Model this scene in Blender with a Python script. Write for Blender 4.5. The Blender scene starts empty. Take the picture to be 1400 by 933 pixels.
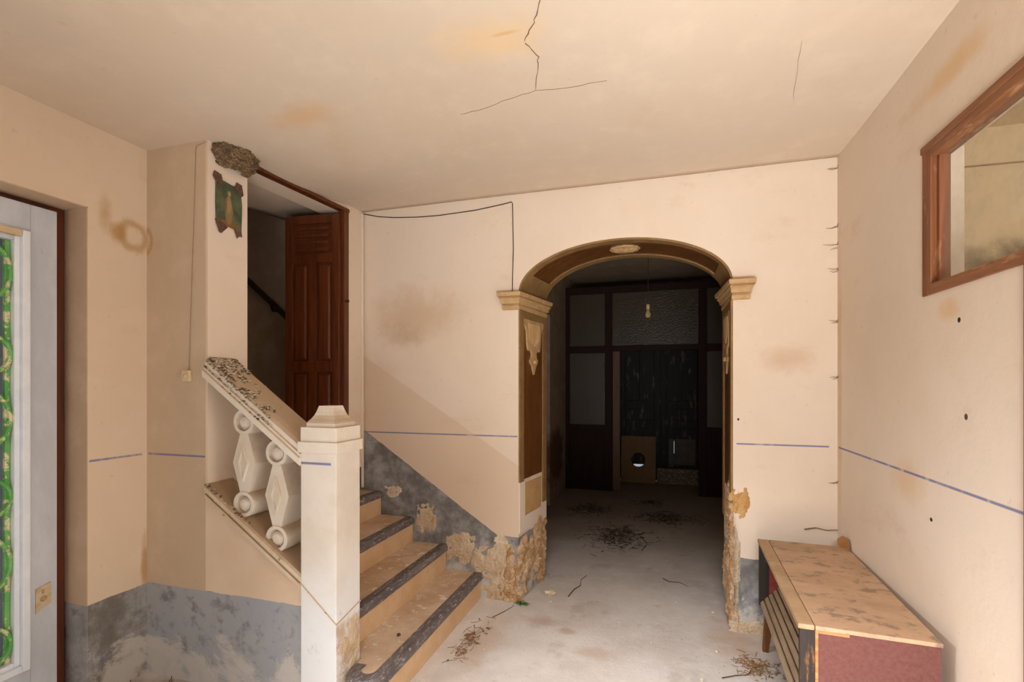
import bpy, bmesh, math, random
from mathutils import Vector, Matrix, noise
random.seed(7)
SC = bpy.context.scene
COL = SC.collection

# ------------------------------------------------------------------ camera
PX_F, VPX, CAM_H, HORIZON = 672.0, 903.0, 1.5, 525.0
cam_d = bpy.data.cameras.new('camera')
cam = bpy.data.objects.new('camera', cam_d)
COL.objects.link(cam)
cam.location = (0, 0, CAM_H)
cam.rotation_euler = (math.radians(90), 0, math.atan((VPX - 700) / PX_F))
cam_d.sensor_width = 36
cam_d.lens = PX_F / 1400 * 36
cam_d.shift_y = (HORIZON - 466.5) / 1400
cam_d.clip_start = 0.05
SC.camera = cam

# ------------------------------------------------------------------ world, lights, exposure
w = bpy.data.worlds.new('sky')
SC.world = w
w.use_nodes = True
bg = w.node_tree.nodes['Background']
bg.inputs[0].default_value = (0.80, 0.90, 1.0, 1)
bg.inputs[1].default_value = 0.7

def area(name, loc, target, sx, sy, power, color, spread=180):
    l = bpy.data.lights.new(name, 'AREA')
    l.shape = 'RECTANGLE'
    l.size, l.size_y = sx, sy
    l.energy = power
    l.color = color
    l.spread = math.radians(spread)
    o = bpy.data.objects.new(name, l)
    COL.objects.link(o)
    o.location = loc
    d = Vector(target) - Vector(loc)
    o.rotation_euler = d.to_track_quat('-Z', 'Y').to_euler()
    return o

# skylight falling through the open leaf of the street door on the left wall
area('skylight_street_door', (-2.75, -0.10, 2.10), (0.2, 1.4, 0.0), 0.8, 0.5, 20, (0.96, 0.98, 1.0), 60)
# the wide entrance behind the camera: skylight from above, sunlit pavement from below
area('skylight_entrance', (0.2, -0.95, 2.30), (0.3, 1.1, 0.0), 1.2, 0.6, 48, (0.97, 0.985, 1.0), 65)
area('pavement_light_entrance', (0.35, -0.95, 0.45), (0.5, 1.7, 2.65), 1.1, 0.8, 57, (1.0, 0.985, 0.965), 90)
area('daylight_front_window', (-1.9, -0.95, 1.10), (-1.9, 1.0, 1.0), 1.0, 2.0, 16, (0.97, 0.985, 1.0))
# daylight through the open doorway under the inner window on the right wall
area('daylight_side_door', (1.14, 1.28, 0.98), (-1.5, 1.30, 0.75), 0.72, 1.6, 21, (1.0, 0.985, 0.97))
# daylight of the neighbouring room behind the inner window
area('daylight_next_room', (2.4, 0.6, 2.6), (2.2, 3.0, 1.8), 1.2, 1.2, 50, (1.0, 0.95, 0.84))

SC.view_settings.view_transform = 'Standard'
SC.view_settings.look = 'None'
SC.view_settings.exposure = -0.56
SC.view_settings.gamma = 1.0
SC.view_settings.use_curve_mapping = False

# ------------------------------------------------------------------ material helpers
def lin(r, g, b):
    f = lambda c: (c / 255 / 12.92) if c <= 10 else ((c / 255 + 0.055) / 1.055) ** 2.4
    return (f(r), f(g), f(b), 1.0)

class NT:
    def __init__(s, name):
        s.m = bpy.data.materials.new(name)
        s.m.use_nodes = True
        s.t = s.m.node_tree
        s.b = s.t.nodes['Principled BSDF']
        s._pos = None
    def n(s, typ, **kw):
        x = s.t.nodes.new(typ)
        for k, v in kw.items():
            setattr(x, k, v)
        return x
    def put(s, inp, v):
        if hasattr(v, 'is_output'):
            s.t.links.new(v, inp)
        elif isinstance(v, (int, float)) and inp.type == 'VECTOR':
            inp.default_value = (v, v, v)
        else:
            inp.default_value = v
    def math(s, op, a, b=0.0, c=0.0, clamp=False):
        x = s.n('ShaderNodeMath', operation=op, use_clamp=clamp)
        s.put(x.inputs[0], a); s.put(x.inputs[1], b); s.put(x.inputs[2], c)
        return x.outputs[0]
    def vmath(s, op, a, b):
        x = s.n('ShaderNodeVectorMath', operation=op)
        s.put(x.inputs[0], a); s.put(x.inputs[1], b)
        return x.outputs['Value'] if op in ('LENGTH', 'DISTANCE', 'DOT_PRODUCT') else x.outputs[0]
    @property
    def pos(s):
        if s._pos is None:
            s._pos = s.n('ShaderNodeNewGeometry').outputs['Position']
        return s._pos
    def obj(s):
        return s.n('ShaderNodeTexCoord').outputs['Object']
    def xyz(s):
        x = s.n('ShaderNodeSeparateXYZ')
        s.put(x.inputs[0], s.pos)
        return x.outputs
    def noise(s, scale, detail=4, rough=0.6, vec=None, dist=0.0, stretch=None):
        x = s.n('ShaderNodeTexNoise')
        v = s.pos if vec is None else vec
        if stretch:
            v = s.vmath('MULTIPLY', v, stretch)
        s.put(x.inputs['Vector'], v)
        x.inputs['Scale'].default_value = scale
        x.inputs['Detail'].default_value = detail
        x.inputs['Roughness'].default_value = rough
        x.inputs['Distortion'].default_value = dist
        return x.outputs['Fac']
    def ramp(s, v, lo, hi, a=0.0, b=1.0):
        x = s.n('ShaderNodeMapRange', interpolation_type='SMOOTHSTEP')
        s.put(x.inputs[0], v)
        for i, q in enumerate((lo, hi, a, b)):
            s.put(x.inputs[i + 1], q)
        return x.outputs[0]
    def mix(s, fac, a, b, mode='MIX'):
        x = s.n('ShaderNodeMix', data_type='RGBA', blend_type=mode)
        s.put(x.inputs[0], fac); s.put(x.inputs[6], a); s.put(x.inputs[7], b)
        return x.outputs[2]
    def bump(s, h, strength=0.3, dist=0.01):
        x = s.n('ShaderNodeBump')
        x.inputs['Strength'].default_value = strength
        x.inputs['Distance'].default_value = dist
        s.put(x.inputs['Height'], h)
        s.t.links.new(x.outputs[0], s.b.inputs['Normal'])
    def done(s, color, rough=0.8, spec=0.25, metal=0.0):
        s.put(s.b.inputs['Base Color'], color)
        s.put(s.b.inputs['Roughness'], rough)
        s.b.inputs['Specular IOR Level'].default_value = spec
        s.b.inputs['Metallic'].default_value = metal
        return s.m

CREAM = lin(224, 207, 189)

def plaster(name, base=CREAM, dado=None, lines=(), stains=(), worn=0.5, warm=0.5, dado_col=lin(140, 137, 136), split=None, bump=0.35):
    """lime plaster; dado = None | height | 'stair'; lines = [(axis, lo, hi)] of chalk; stains = [(centre, radii, colour, strength, hard)]"""
    t = NT(name)
    X, Y, Z = t.xyz()
    n1 = t.noise(1.3, 5, 0.6)
    n2 = t.noise(6, 6, 0.65)
    c = t.mix(t.ramp(n1, 0.35, 0.7, 0, 0.55 * warm), base, lin(212, 186, 156))
    c = t.mix(t.ramp(n2, 0.45, 0.75, 0, 0.22), c, lin(232, 214, 190))
    n3 = t.noise(2.2, 6, 0.7, stretch=(1, 1, 2.4))
    c = t.mix(t.ramp(n3, 0.56, 0.72, 0, 0.35 * warm), c, lin(190, 148, 104))
    n4 = t.noise(30, 3, 0.5)
    c = t.mix(t.ramp(n4, 0.67, 0.76, 0, 0.14), c, lin(150, 122, 95))
    dn = t.noise(7, 4, 0.7)
    for cen, rad, colr, strength, hard in stains:
        q = t.vmath('DIVIDE', t.vmath('SUBTRACT', t.pos, cen), rad)
        l = t.vmath('LENGTH', q, (0, 0, 0))
        if hard < 0:      # a tide ring
            l = t.math('ABSOLUTE', t.math('SUBTRACT', t.math('ADD', l, t.math('MULTIPLY', t.math('SUBTRACT', dn, 0.5), 0.9)), 0.75))
            mk = t.ramp(l, 0.02, -hard, strength, 0.0)
        else:
            l = t.math('ADD', l, t.math('MULTIPLY', t.math('SUBTRACT', dn, 0.5), 1.1))
            mk = t.ramp(l, hard, 1.0, strength, 0.0)
        c = t.mix(mk, c, colr)
    if split is not None:
        c = t.mix(t.math('MULTIPLY', t.ramp(X, split - .004, split + .004), 0.8), c, t.mix(t.ramp(n1, 0.35, 0.7, 0, 0.6), lin(230, 208, 184), lin(206, 172, 138)))
    h = t.math('MULTIPLY', n2, 0.6)
    if dado is not None:
        en = t.math('MULTIPLY', t.math('SUBTRACT', t.noise(9, 4), 0.5), 0.02)
        if dado == 'stair':
            sl = t.math('MULTIPLY', t.math('ADD', X, 1.085), -0.663)
            lim = t.math('ADD', t.math('MAXIMUM', sl, 0.0), 0.447)
        else:
            lim = t.math('ADD', 0.0, dado)
        lim = t.math('ADD', lim, en)
        dm = t.math('LESS_THAN', Z, lim)
        g = t.mix(t.ramp(t.noise(5, 6, 0.7), 0.35, 0.7), dado_col, lin(168, 166, 164))
        g = t.mix(t.ramp(t.noise(11, 5, 0.7), 0.5, 0.68, 0, 0.6), g, lin(100, 97, 95))
        lowz = t.ramp(Z, 0.0, 0.42, 0.17, -0.1)
        fl = t.math('ADD', t.noise(3.6, 8, 0.72, dist=0.5), lowz)
        g = t.mix(t.ramp(fl, 0.60 - 0.06 * worn, 0.72 - 0.06 * worn, 0, 0.7), g, lin(206, 198, 188))
        g = t.mix(t.ramp(t.noise(8, 6, 0.75), 0.66, 0.72, 0, 0.7), g, lin(150, 122, 92))
        if dado == 'stair':    # darker, warmer tone below a line slanting with the climb of the stair
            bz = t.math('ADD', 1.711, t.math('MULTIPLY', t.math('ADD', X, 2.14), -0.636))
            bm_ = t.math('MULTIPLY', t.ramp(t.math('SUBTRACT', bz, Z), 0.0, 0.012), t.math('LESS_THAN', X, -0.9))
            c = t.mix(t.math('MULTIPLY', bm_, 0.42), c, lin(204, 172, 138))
        c = t.mix(dm, c, g)
        h = t.math('ADD', h, t.math('MULTIPLY', t.ramp(fl, 0.62 - 0.06 * worn, 0.68 - 0.06 * worn), -0.6))
    for ax, lo, hi in lines:
        A = (X, Y)[ax]
        m = t.math('MULTIPLY', t.math('GREATER_THAN', A, lo), t.math('LESS_THAN', A, hi))
        d = t.math('ABSOLUTE', t.math('SUBTRACT', Z, 1.137))
        core = t.ramp(d, 0.002, 0.0075, 0.85, 0.0)
        br = t.ramp(t.noise(5, 5, 0.7, stretch=(2, 2, 0.2)), 0.3, 0.5, 0.35, 1.0)
        c = t.mix(t.math('MULTIPLY', t.math('MULTIPLY', core, br), m), c, lin(98, 104, 150))
    if bump: t.bump(h, bump, 0.012)
    return t.done(c, 0.88, 0.2)

def mottled(name, c1, c2, scale=8, c3=None, rough=0.8, spec=0.25, bump=0.3, bd=0.006, stretch=None, metal=0.0, lo=0.35, hi=0.7, t3=0.62, dust=None):
    t = NT(name)
    v = t.obj()
    n = t.noise(scale, 6, 0.68, vec=v, stretch=stretch)
    c = t.mix(t.ramp(n, lo, hi), c1, c2)
    n2 = t.noise(scale * 3.3, 5, 0.7, vec=v, stretch=stretch)
    if c3:
        c = t.mix(t.ramp(n2, t3, t3 + 0.1), c, c3)
    if dust:
        sp = t.n('ShaderNodeSeparateXYZ'); t.put(sp.inputs[0], t.n('ShaderNodeNewGeometry').outputs['Normal'])
        k = t.math('ADD', sp.outputs[2], t.math('MULTIPLY', t.math('SUBTRACT', n2, 0.5), 0.7))
        c = t.mix(t.ramp(k, 0.05, 0.75, 0, 0.75), c, dust)
    t.bump(t.math('ADD', n, n2), bump, bd)
    return t.done(c, rough, spec, metal)

def wood(name, c1, c2, axis=2, rough=0.5, spec=0.4, worn=None, scale=7):
    t = NT(name)
    st = [9.0, 9.0, 9.0]; st[axis] = 0.7
    v = t.obj()
    n = t.noise(scale * 0.5, 6, 0.6, vec=v, stretch=tuple(st), dist=0.6)
    c = t.mix(t.ramp(n, 0.3, 0.7), c1, c2)
    if worn:
        k = t.noise(scale, 6, 0.7, vec=v, stretch=tuple(x * 0.25 + 0.4 for x in st))
        c = t.mix(t.ramp(k, 0.56, 0.66), c, worn)
    t.bump(n, 0.25, 0.003)
    return t.done(c, rough, spec)

# ------------------------------------------------------------------ mesh helpers
def link(name, bm, m, parent=None, smooth=False):
    me = bpy.data.meshes.new(name)
    bmesh.ops.recalc_face_normals(bm, faces=bm.faces)
    bm.to_mesh(me); bm.free()
    for mm in (m if isinstance(m, (list, tuple)) else [m]):
        me.materials.append(mm)
    if smooth:
        for p in me.polygons:
            p.use_smooth = True
    o = bpy.data.objects.new(name, me)
    COL.objects.link(o)
    if parent is not None:
        o.parent = parent
    return o

def tag(o, label=None, cat=None, group=None, kind=None):
    if label: o['label'] = label
    if cat: o['category'] = cat
    if group: o['group'] = group
    if kind: o['kind'] = kind
    return o

def empty(name, loc=(0, 0, 0), rz=0.0):
    o = bpy.data.objects.new(name, None)
    COL.objects.link(o)
    o.location = loc
    o.rotation_euler = (0, 0, rz)
    o.empty_display_size = 0.1
    return o

def add_box(bm, x0, x1, y0, y1, z0, z1, bev=0.0, rot=None):
    vs = [bm.verts.new((x, y, z)) for x in (x0, x1) for y in (y0, y1) for z in (z0, z1)]
    fs = [(0, 1, 3, 2), (4, 6, 7, 5), (0, 4, 5, 1), (2, 3, 7, 6), (0, 2, 6, 4), (1, 5, 7, 3)]
    faces = [bm.faces.new([vs[i] for i in f]) for f in fs]
    if bev > 0:
        es = set(e for f in faces for e in f.edges)
        r = bmesh.ops.bevel(bm, geom=list(es), offset=bev, segments=2, affect='EDGES', profile=0.6)
    return vs

def box(name, m, parent, x0, x1, y0, y1, z0, z1, bev=0.0):
    bm = bmesh.new()
    add_box(bm, x0, x1, y0, y1, z0, z1, bev)
    return link(name, bm, m, parent)

def add_prism(bm, pts, fn, d0, d1):
    """pts 2-D outline; fn(a, b, d) -> xyz"""
    A = [bm.verts.new(fn(a, b, d0)) for a, b in pts]
    B = [bm.verts.new(fn(a, b, d1)) for a, b in pts]
    n = len(pts)
    bm.faces.new(A); bm.faces.new(list(reversed(B)))
    for i in range(n):
        bm.faces.new((A[i], A[(i + 1) % n], B[(i + 1) % n], B[i]))

XZ = lambda a, b, d: (a, d, b)
YZ = lambda a, b, d: (d, a, b)
XY = lambda a, b, d: (a, b, d)

def prism(name, m, parent, pts, fn, d0, d1, bev=0.0):
    bm = bmesh.new()
    add_prism(bm, pts, fn, d0, d1)
    if bev:
        bmesh.ops.bevel(bm, geom=list(bm.edges), offset=bev, segments=2, affect='EDGES', profile=0.6)
    return link(name, bm, m, parent)

def add_rings(bm, rings, cap=True, closed=True):
    V = [[bm.verts.new(p) for p in r] for r in rings]
    n = len(rings[0])
    for a, b in zip(V[:-1], V[1:]):
        for i in range(n if closed else n - 1):
            j = (i + 1) % n
            bm.faces.new((a[i], a[j], b[j], b[i]))
    if cap and closed:
        bm.faces.new(list(reversed(V[0]))); bm.faces.new(V[-1])
    return V

def add_tube(bm, pts, r, seg=6, taper=None):
    pts = [Vector(p) for p in pts]
    rings = []
    for i, p in enumerate(pts):
        d = (pts[min(i + 1, len(pts) - 1)] - pts[max(i - 1, 0)]).normalized()
        u = d.orthogonal().normalized() if i == 0 else (u - d * u.dot(d)).normalized()
        v = d.cross(u)
        rr = r if taper is None else r + (taper - r) * i / (len(pts) - 1)
        rings.append([p + (u * math.cos(2 * math.pi * k / seg) + v * math.sin(2 * math.pi * k / seg)) * rr for k in range(seg)])
    add_rings(bm, rings)

def tube(name, m, parent, pts, r, seg=6, taper=None):
    bm = bmesh.new()
    add_tube(bm, pts, r, seg, taper)
    return link(name, bm, m, parent, smooth=True)

def bar(bm, p0, p1, w, h, up=(0, 0, 1)):
    p0, p1 = Vector(p0), Vector(p1)
    d = (p1 - p0).normalized()
    s = d.cross(Vector(up)).normalized() * w / 2
    u = s.cross(d).normalized() * h / 2
    add_rings(bm, [[p + s + u, p - s + u, p - s - u, p + s - u] for p in (p0, p1)])

def lump(bm, c, r, sub=1, amp=0.35, seed=0.0, sq=(1, 1, 1), mat=0):
    r0 = bmesh.ops.create_icosphere(bm, subdivisions=sub, radius=1.0)
    for v in r0['verts']:
        d = v.co.normalized()
        k = 1 + amp * noise.noise(d * 1.7 + Vector((seed, seed * 2.3, seed * 0.7)))
        v.co = Vector(c) + Vector((d.x * sq[0], d.y * sq[1], d.z * sq[2])) * r * k
    if mat:
        for f in set(f for v in r0['verts'] for f in v.link_faces):
            f.material_index = mat

def relief(name, m, parent, o, u, v, nrm, a, b, thick, seed, cell=0.012, fill=0.9):
    """a ragged patch of crumbling render standing on a wall plane, centred at o, half sizes a, b"""
    o, u, v, nrm = Vector(o), Vector(u), Vector(v), Vector(nrm)
    bm = bmesh.new()
    nu, nv = max(3, int(2 * a / cell)), max(3, int(2 * b / cell))
    grid = {}
    def inside(s, t):
        k = 0.55 * noise.noise(Vector((s * 1.6 + seed, t * 1.6, seed))) + 0.35 * noise.noise(Vector((s * 4 + seed, t * 4, seed))) + 0.15 * noise.noise(Vector((s * 11 + seed, t * 11, seed)))
        return fill * 0.62 - (s * s + t * t) * 0.7 + k * 1.35 - 2.0 * max(0, max(abs(s), abs(t)) - .85)
    for i in range(nu + 1):
        for j in range(nv + 1):
            s, t = -1 + 2 * i / nu, -1 + 2 * j / nv
            q = inside(s, t)
            h = thick * min(1, max(0, q) * 3) * (0.55 + 0.9 * abs(noise.noise(Vector((s * 5 + seed, t * 5 * b / a, 3.1)))) + 0.5 * noise.noise(Vector((s * 16, t * 16 * b / a, seed))))
            if q <= 0: h = -0.002
            grid[i, j] = (bm.verts.new(o + u * (s * a) + v * (t * b) + nrm * max(h, -0.002)), q)
    for i in range(nu):
        for j in range(nv):
            c4 = [grid[i, j], grid[i + 1, j], grid[i + 1, j + 1], grid[i, j + 1]]
            if max(q for _, q in c4) > 0:
                bm.faces.new([x for x, _ in c4])
    bmesh.ops.delete(bm, geom=[x for x in bm.verts if not x.link_faces], context='VERTS')
    return link(name, bm, m, parent)

# ------------------------------------------------------------------ materials
OCH = lin(176, 132, 70)
M = {}
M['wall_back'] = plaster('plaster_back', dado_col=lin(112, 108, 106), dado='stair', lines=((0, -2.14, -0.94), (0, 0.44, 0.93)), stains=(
    ((-1.72, 3.24, 2.0), (0.5, 0.5, 0.28), lin(190, 150, 108), 0.45, 0.1),
    ((-1.85, 3.24, 1.85), (0.25, 0.3, 0.12), lin(170, 128, 90), 0.35, 0.1),
    ((0.72, 3.24, 1.65), (0.2, 0.3, 0.12), lin(190, 150, 110), 0.4, 0.1),
    ((0.47, 3.24, 0.78), (0.055, 0.2, 0.07), lin(180, 134, 78), 1.0, 0.9),
    ((-1.05, 3.24, 0.405), (0.05, 0.2, 0.06), lin(214, 194, 168), 1.0, 0.9),
    ((0.45, 3.24, 1.285), (0.006, 0.2, 0.008), lin(60, 45, 35), 1.0, 0.9)))
M['wall_left'] = plaster('plaster_left', base=lin(220, 199, 174), dado=0.463, lines=((1, 1.63, 1.875),), worn=0.8, dado_col=lin(116, 109, 101), stains=(
    ((-2.56, 1.70, 2.33), (0.2, 0.05, 0.12), OCH, 0.55, 0.1),
    ((-2.56, 1.76, 2.25), (0.2, 0.055, 0.07), OCH, 0.7, 0.2),
    ((-2.56, 1.835, 2.25), (0.2, 0.075, 0.085), OCH, 0.6, -0.42),
    ((-2.56, 1.89, 0.55), (0.2, 0.03, 0.22), lin(180, 138, 92), 0.8, 0.2)))
M['wall_stair'] = plaster('plaster_stair', base=lin(196, 172, 146), dado_col=lin(160, 162, 168), split=-2.166, dado=0.468, lines=((0, -2.55, -2.17),), worn=0.9, stains=(
    ((-2.56, 1.9, 2.24), (0.045, 0.2, 0.075), OCH, 0.6, -0.4),
    ((-2.02, 1.9, 0.62), (0.07, 0.3, 0.2), lin(196, 152, 112), 0.55, 0.1)))
M['wall_right'] = plaster('plaster_right', dado=0.40, lines=((1, 0.0, 3.22),), stains=(
    ((0.972, 2.1, 2.6), (0.2, 0.3, 0.07), lin(214, 172, 116), 0.6, 0.2),
    ((0.972, 2.1, 1.76), (0.2, 0.1, 0.06), lin(214, 172, 116), 0.6, 0.2),
    ((0.972, 2.4, 1.1), (0.2, 0.2, 0.12), lin(214, 176, 128), 0.5, 0.2),
    ((0.972, 2.04, 1.717), (0.02, 0.01, 0.01), lin(50, 40, 34), 1.0, 0.9),
    ((0.972, 2.0, 1.39), (0.02, 0.01, 0.011), lin(90, 72, 56), 1.0, 0.9),
    ((0.972, 2.22, 0.99), (0.02, 0.01, 0.008), lin(50, 40, 34), 1.0, 0.9),
    ((0.972, 3.2, 1.5), (0.2, 0.05, 1.2), lin(196, 158, 116), 0.45, 0.1)))
M['plain'] = plaster('plaster_plain')
M['reveal'] = plaster('plaster_reveal', base=lin(188, 160, 134), dado=0.463, worn=0.6)
M['ceiling'] = plaster('plaster_ceiling', base=lin(206, 188, 168), bump=0, warm=0.4, stains=(
    ((-0.62, 1.76, 2.8), (0.3, 0.18, 0.3), lin(224, 186, 132), 0.5, 0.1),
    ((-1.6, 1.9, 2.76), (0.22, 0.12, 0.3), lin(206, 160, 106), 0.5, 0.1),
    ((-0.555, 1.738, 2.8), (0.075, 0.014, 0.2), lin(206, 160, 104), 0.6, 0.2)))
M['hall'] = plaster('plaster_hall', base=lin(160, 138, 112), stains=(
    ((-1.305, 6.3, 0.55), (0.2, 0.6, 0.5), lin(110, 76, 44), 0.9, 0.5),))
M['stairwell'] = plaster('plaster_stairwell', base=lin(166, 144, 122))
M['next_room'] = plaster('plaster_next_room', base=lin(222, 200, 162), stains=(
    ((1.72, 3.32, 2.10), (0.42, 0.4, 0.22), lin(112, 100, 84), 0.85, 0.2),
    ((1.95, 3.32, 2.20), (0.25, 0.4, 0.09), lin(80, 70, 58), 0.6, 0.2)))
M['cast'] = mottled('cast_stone', lin(216, 202, 182), lin(226, 216, 202), 5, lin(190, 160, 126), bump=0.25, lo=0.3, hi=0.65, t3=0.66, dust=lin(176, 146, 112))
M['cast_dirty'] = mottled('cast_stone_dirty', lin(206, 182, 152), lin(218, 200, 176), 5, lin(150, 112, 76), bump=0.3, t3=0.6, dust=lin(150, 118, 86))
M['tread'] = mottled('dusty_tread', lin(190, 158, 128), lin(212, 188, 164), 4, lin(222, 210, 196), bump=0.2, t3=0.56)
M['riser'] = mottled('ochre_riser', lin(204, 166, 126), lin(216, 182, 144), 4, lin(188, 150, 112), bump=0.15)
M['nosing'] = mottled('worn_grey_nosing', lin(92, 84, 84), lin(120, 110, 108), 9, lin(168, 158, 152), rough=0.55, bump=0.3, stretch=(3, 0.8, 3), t3=0.54)
M['earth'] = mottled('crumbled_render', lin(164, 124, 84), lin(206, 178, 142), 14, lin(122, 86, 54), rough=0.95, bump=0.6, bd=0.01)
M['render'] = mottled('pale_render', lin(206, 186, 160), lin(186, 156, 120), 10, lin(142, 134, 128), rough=0.95, bump=0.6, bd=0.01)
M['gold'] = mottled('olive_gold_border', lin(128, 98, 60), lin(146, 114, 74), 10, lin(98, 70, 40), rough=0.6, bump=0.2)
M['tassel'] = mottled('cream_gold_ornament', lin(180, 144, 98), lin(196, 162, 118), 14, lin(140, 104, 64), rough=0.6)
M['tan_panel'] = mottled('tan_panel', lin(198, 160, 108), lin(186, 144, 92), 6, lin(160, 120, 74))
M['fauxwood'] = wood('painted_wood_grain', lin(84, 50, 22), lin(116, 72, 34), axis=2, rough=0.4)
M['fauxwood_x'] = wood('painted_wood_grain_arch', lin(84, 50, 22), lin(116, 72, 34), axis=0, rough=0.4)
M['door_wood'] = wood('varnished_door', lin(74, 34, 14), lin(104, 52, 22), axis=2, rough=0.35, spec=0.5)
M['mahogany'] = wood('dark_mahogany', lin(36, 16, 12), lin(50, 22, 16), axis=2, rough=0.6, spec=0.2)
M['black_wood'] = wood('blackened_door', lin(26, 20, 16), lin(38, 28, 22), axis=2, rough=0.55, spec=0.25, worn=lin(104, 90, 76), scale=5)
M['jambwood'] = wood('pale_jamb', lin(100, 66, 40), lin(120, 84, 54), axis=2)
M['window_wood'] = wood('window_wood', lin(116, 72, 44), lin(146, 96, 62), axis=1, rough=0.6, worn=lin(164, 120, 84))
M['window_wood_v'] = wood('window_wood_upright', lin(112, 64, 36), lin(140, 86, 50), axis=2, rough=0.6, worn=lin(164, 120, 84))
M['frame_brown'] = wood('door_frame_brown', lin(84, 38, 18), lin(104, 52, 26), axis=2)
M['grey_paint'] = mottled('weathered_grey_paint', lin(190, 194, 200), lin(208, 212, 218), 6, lin(160, 154, 148), rough=0.6, stretch=(1, 1, 0.4), bump=0.25, t3=0.64)
M['bead_paint'] = mottled('chipped_white_paint', lin(224, 230, 238), lin(236, 240, 244), 8, lin(206, 186, 156), rough=0.5, t3=0.72)
M['bare_wood'] = mottled('bare_bead', lin(204, 176, 136), lin(220, 200, 166), 7, lin(160, 126, 84))
M['green'] = mottled('green_iron', lin(84, 160, 78), lin(124, 186, 108), 6, lin(222, 212, 166), rough=0.5, t3=0.50)
M['plate'] = mottled('worn_lock_plate', lin(206, 190, 160), lin(190, 160, 116), 20, lin(150, 104, 62), rough=0.6)
M['iron'] = mottled('dark_iron', lin(40, 32, 28), lin(60, 48, 40), 12, rough=0.5)
M['wire'] = mottled('wire_sheath', lin(168, 140, 112), lin(140, 114, 88), 20)
M['dark_wire'] = mottled('dark_wire', lin(70, 56, 46), lin(56, 44, 36), 20)
M['crackbrown'] = mottled('crack_dirt', lin(132, 102, 76), lin(110, 82, 60), 20)
M['switch'] = mottled('yellowed_bakelite', lin(220, 200, 168), lin(206, 180, 140), 20, rough=0.4)
M['chip'] = mottled('plaster_chip', lin(222, 204, 180), lin(196, 172, 142), 20)
M['nest'] = mottled('nest_mud', lin(150, 124, 92), lin(112, 88, 62), 25, lin(72, 54, 38), rough=0.95, bump=0.9, bd=0.012, t3=0.55)
M['drop_dark'] = mottled('dropping_dark', lin(118, 98, 78), lin(74, 62, 50), 30)
M['drop_pale'] = mottled('dropping_pale', lin(220, 206, 184), lin(170, 148, 118), 30)
M['straw'] = mottled('dry_straw', lin(150, 112, 70), lin(120, 86, 52), 12)
M['litter'] = mottled('dead_litter', lin(74, 58, 44), lin(98, 78, 58), 12)
M['leafgreen'] = mottled('weed_leaf', lin(104, 150, 58), lin(130, 172, 80), 12)
M['fabric'] = mottled('faded_red_cloth', lin(102, 62, 56), lin(114, 72, 66), 60, lin(90, 52, 48), rough=0.9, bump=0.4, bd=0.002, lo=0.3)
M['fabric_in'] = mottled('inner_red_cloth', lin(140, 66, 60), lin(120, 56, 52), 30, rough=0.9)
M['cabtop'] = mottled('dusty_cabinet_top', lin(188, 154, 124), lin(170, 136, 106), 3, lin(142, 118, 98), rough=0.6, bump=0.12, bd=0.003, stretch=(1.0, 1.5, 1), t3=0.52)
M['cabstrip'] = mottled('dusty_edge_strip', lin(178, 148, 114), lin(160, 128, 96), 6, lin(116, 92, 72), rough=0.6)
M['cabblack'] = wood('black_lacquer_worn', lin(34, 26, 22), lin(48, 36, 28), axis=2, worn=lin(122, 78, 40), scale=9)
M['cabwood'] = wood('raw_orange_wood', lin(158, 100, 52), lin(184, 136, 86), axis=0)
M['slat'] = mottled('dusty_slat', lin(170, 146, 120), lin(150, 126, 102), 9, lin(122, 100, 80), rough=0.7, stretch=(3, 0.5, 3))
M['cableg'] = wood('brown_leg', lin(90, 52, 26), lin(120, 72, 38), axis=2)
M['card'] = mottled('brown_card', lin(164, 118, 72), lin(146, 100, 58), 10)
M['hardboard'] = mottled('hardboard', lin(150, 116, 80), lin(138, 104, 70), 12, rough=0.7)
M['zinc'] = mottled('dull_zinc', lin(70, 64, 56), lin(88, 80, 70), 8, rough=0.5, metal=0.2)

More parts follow.
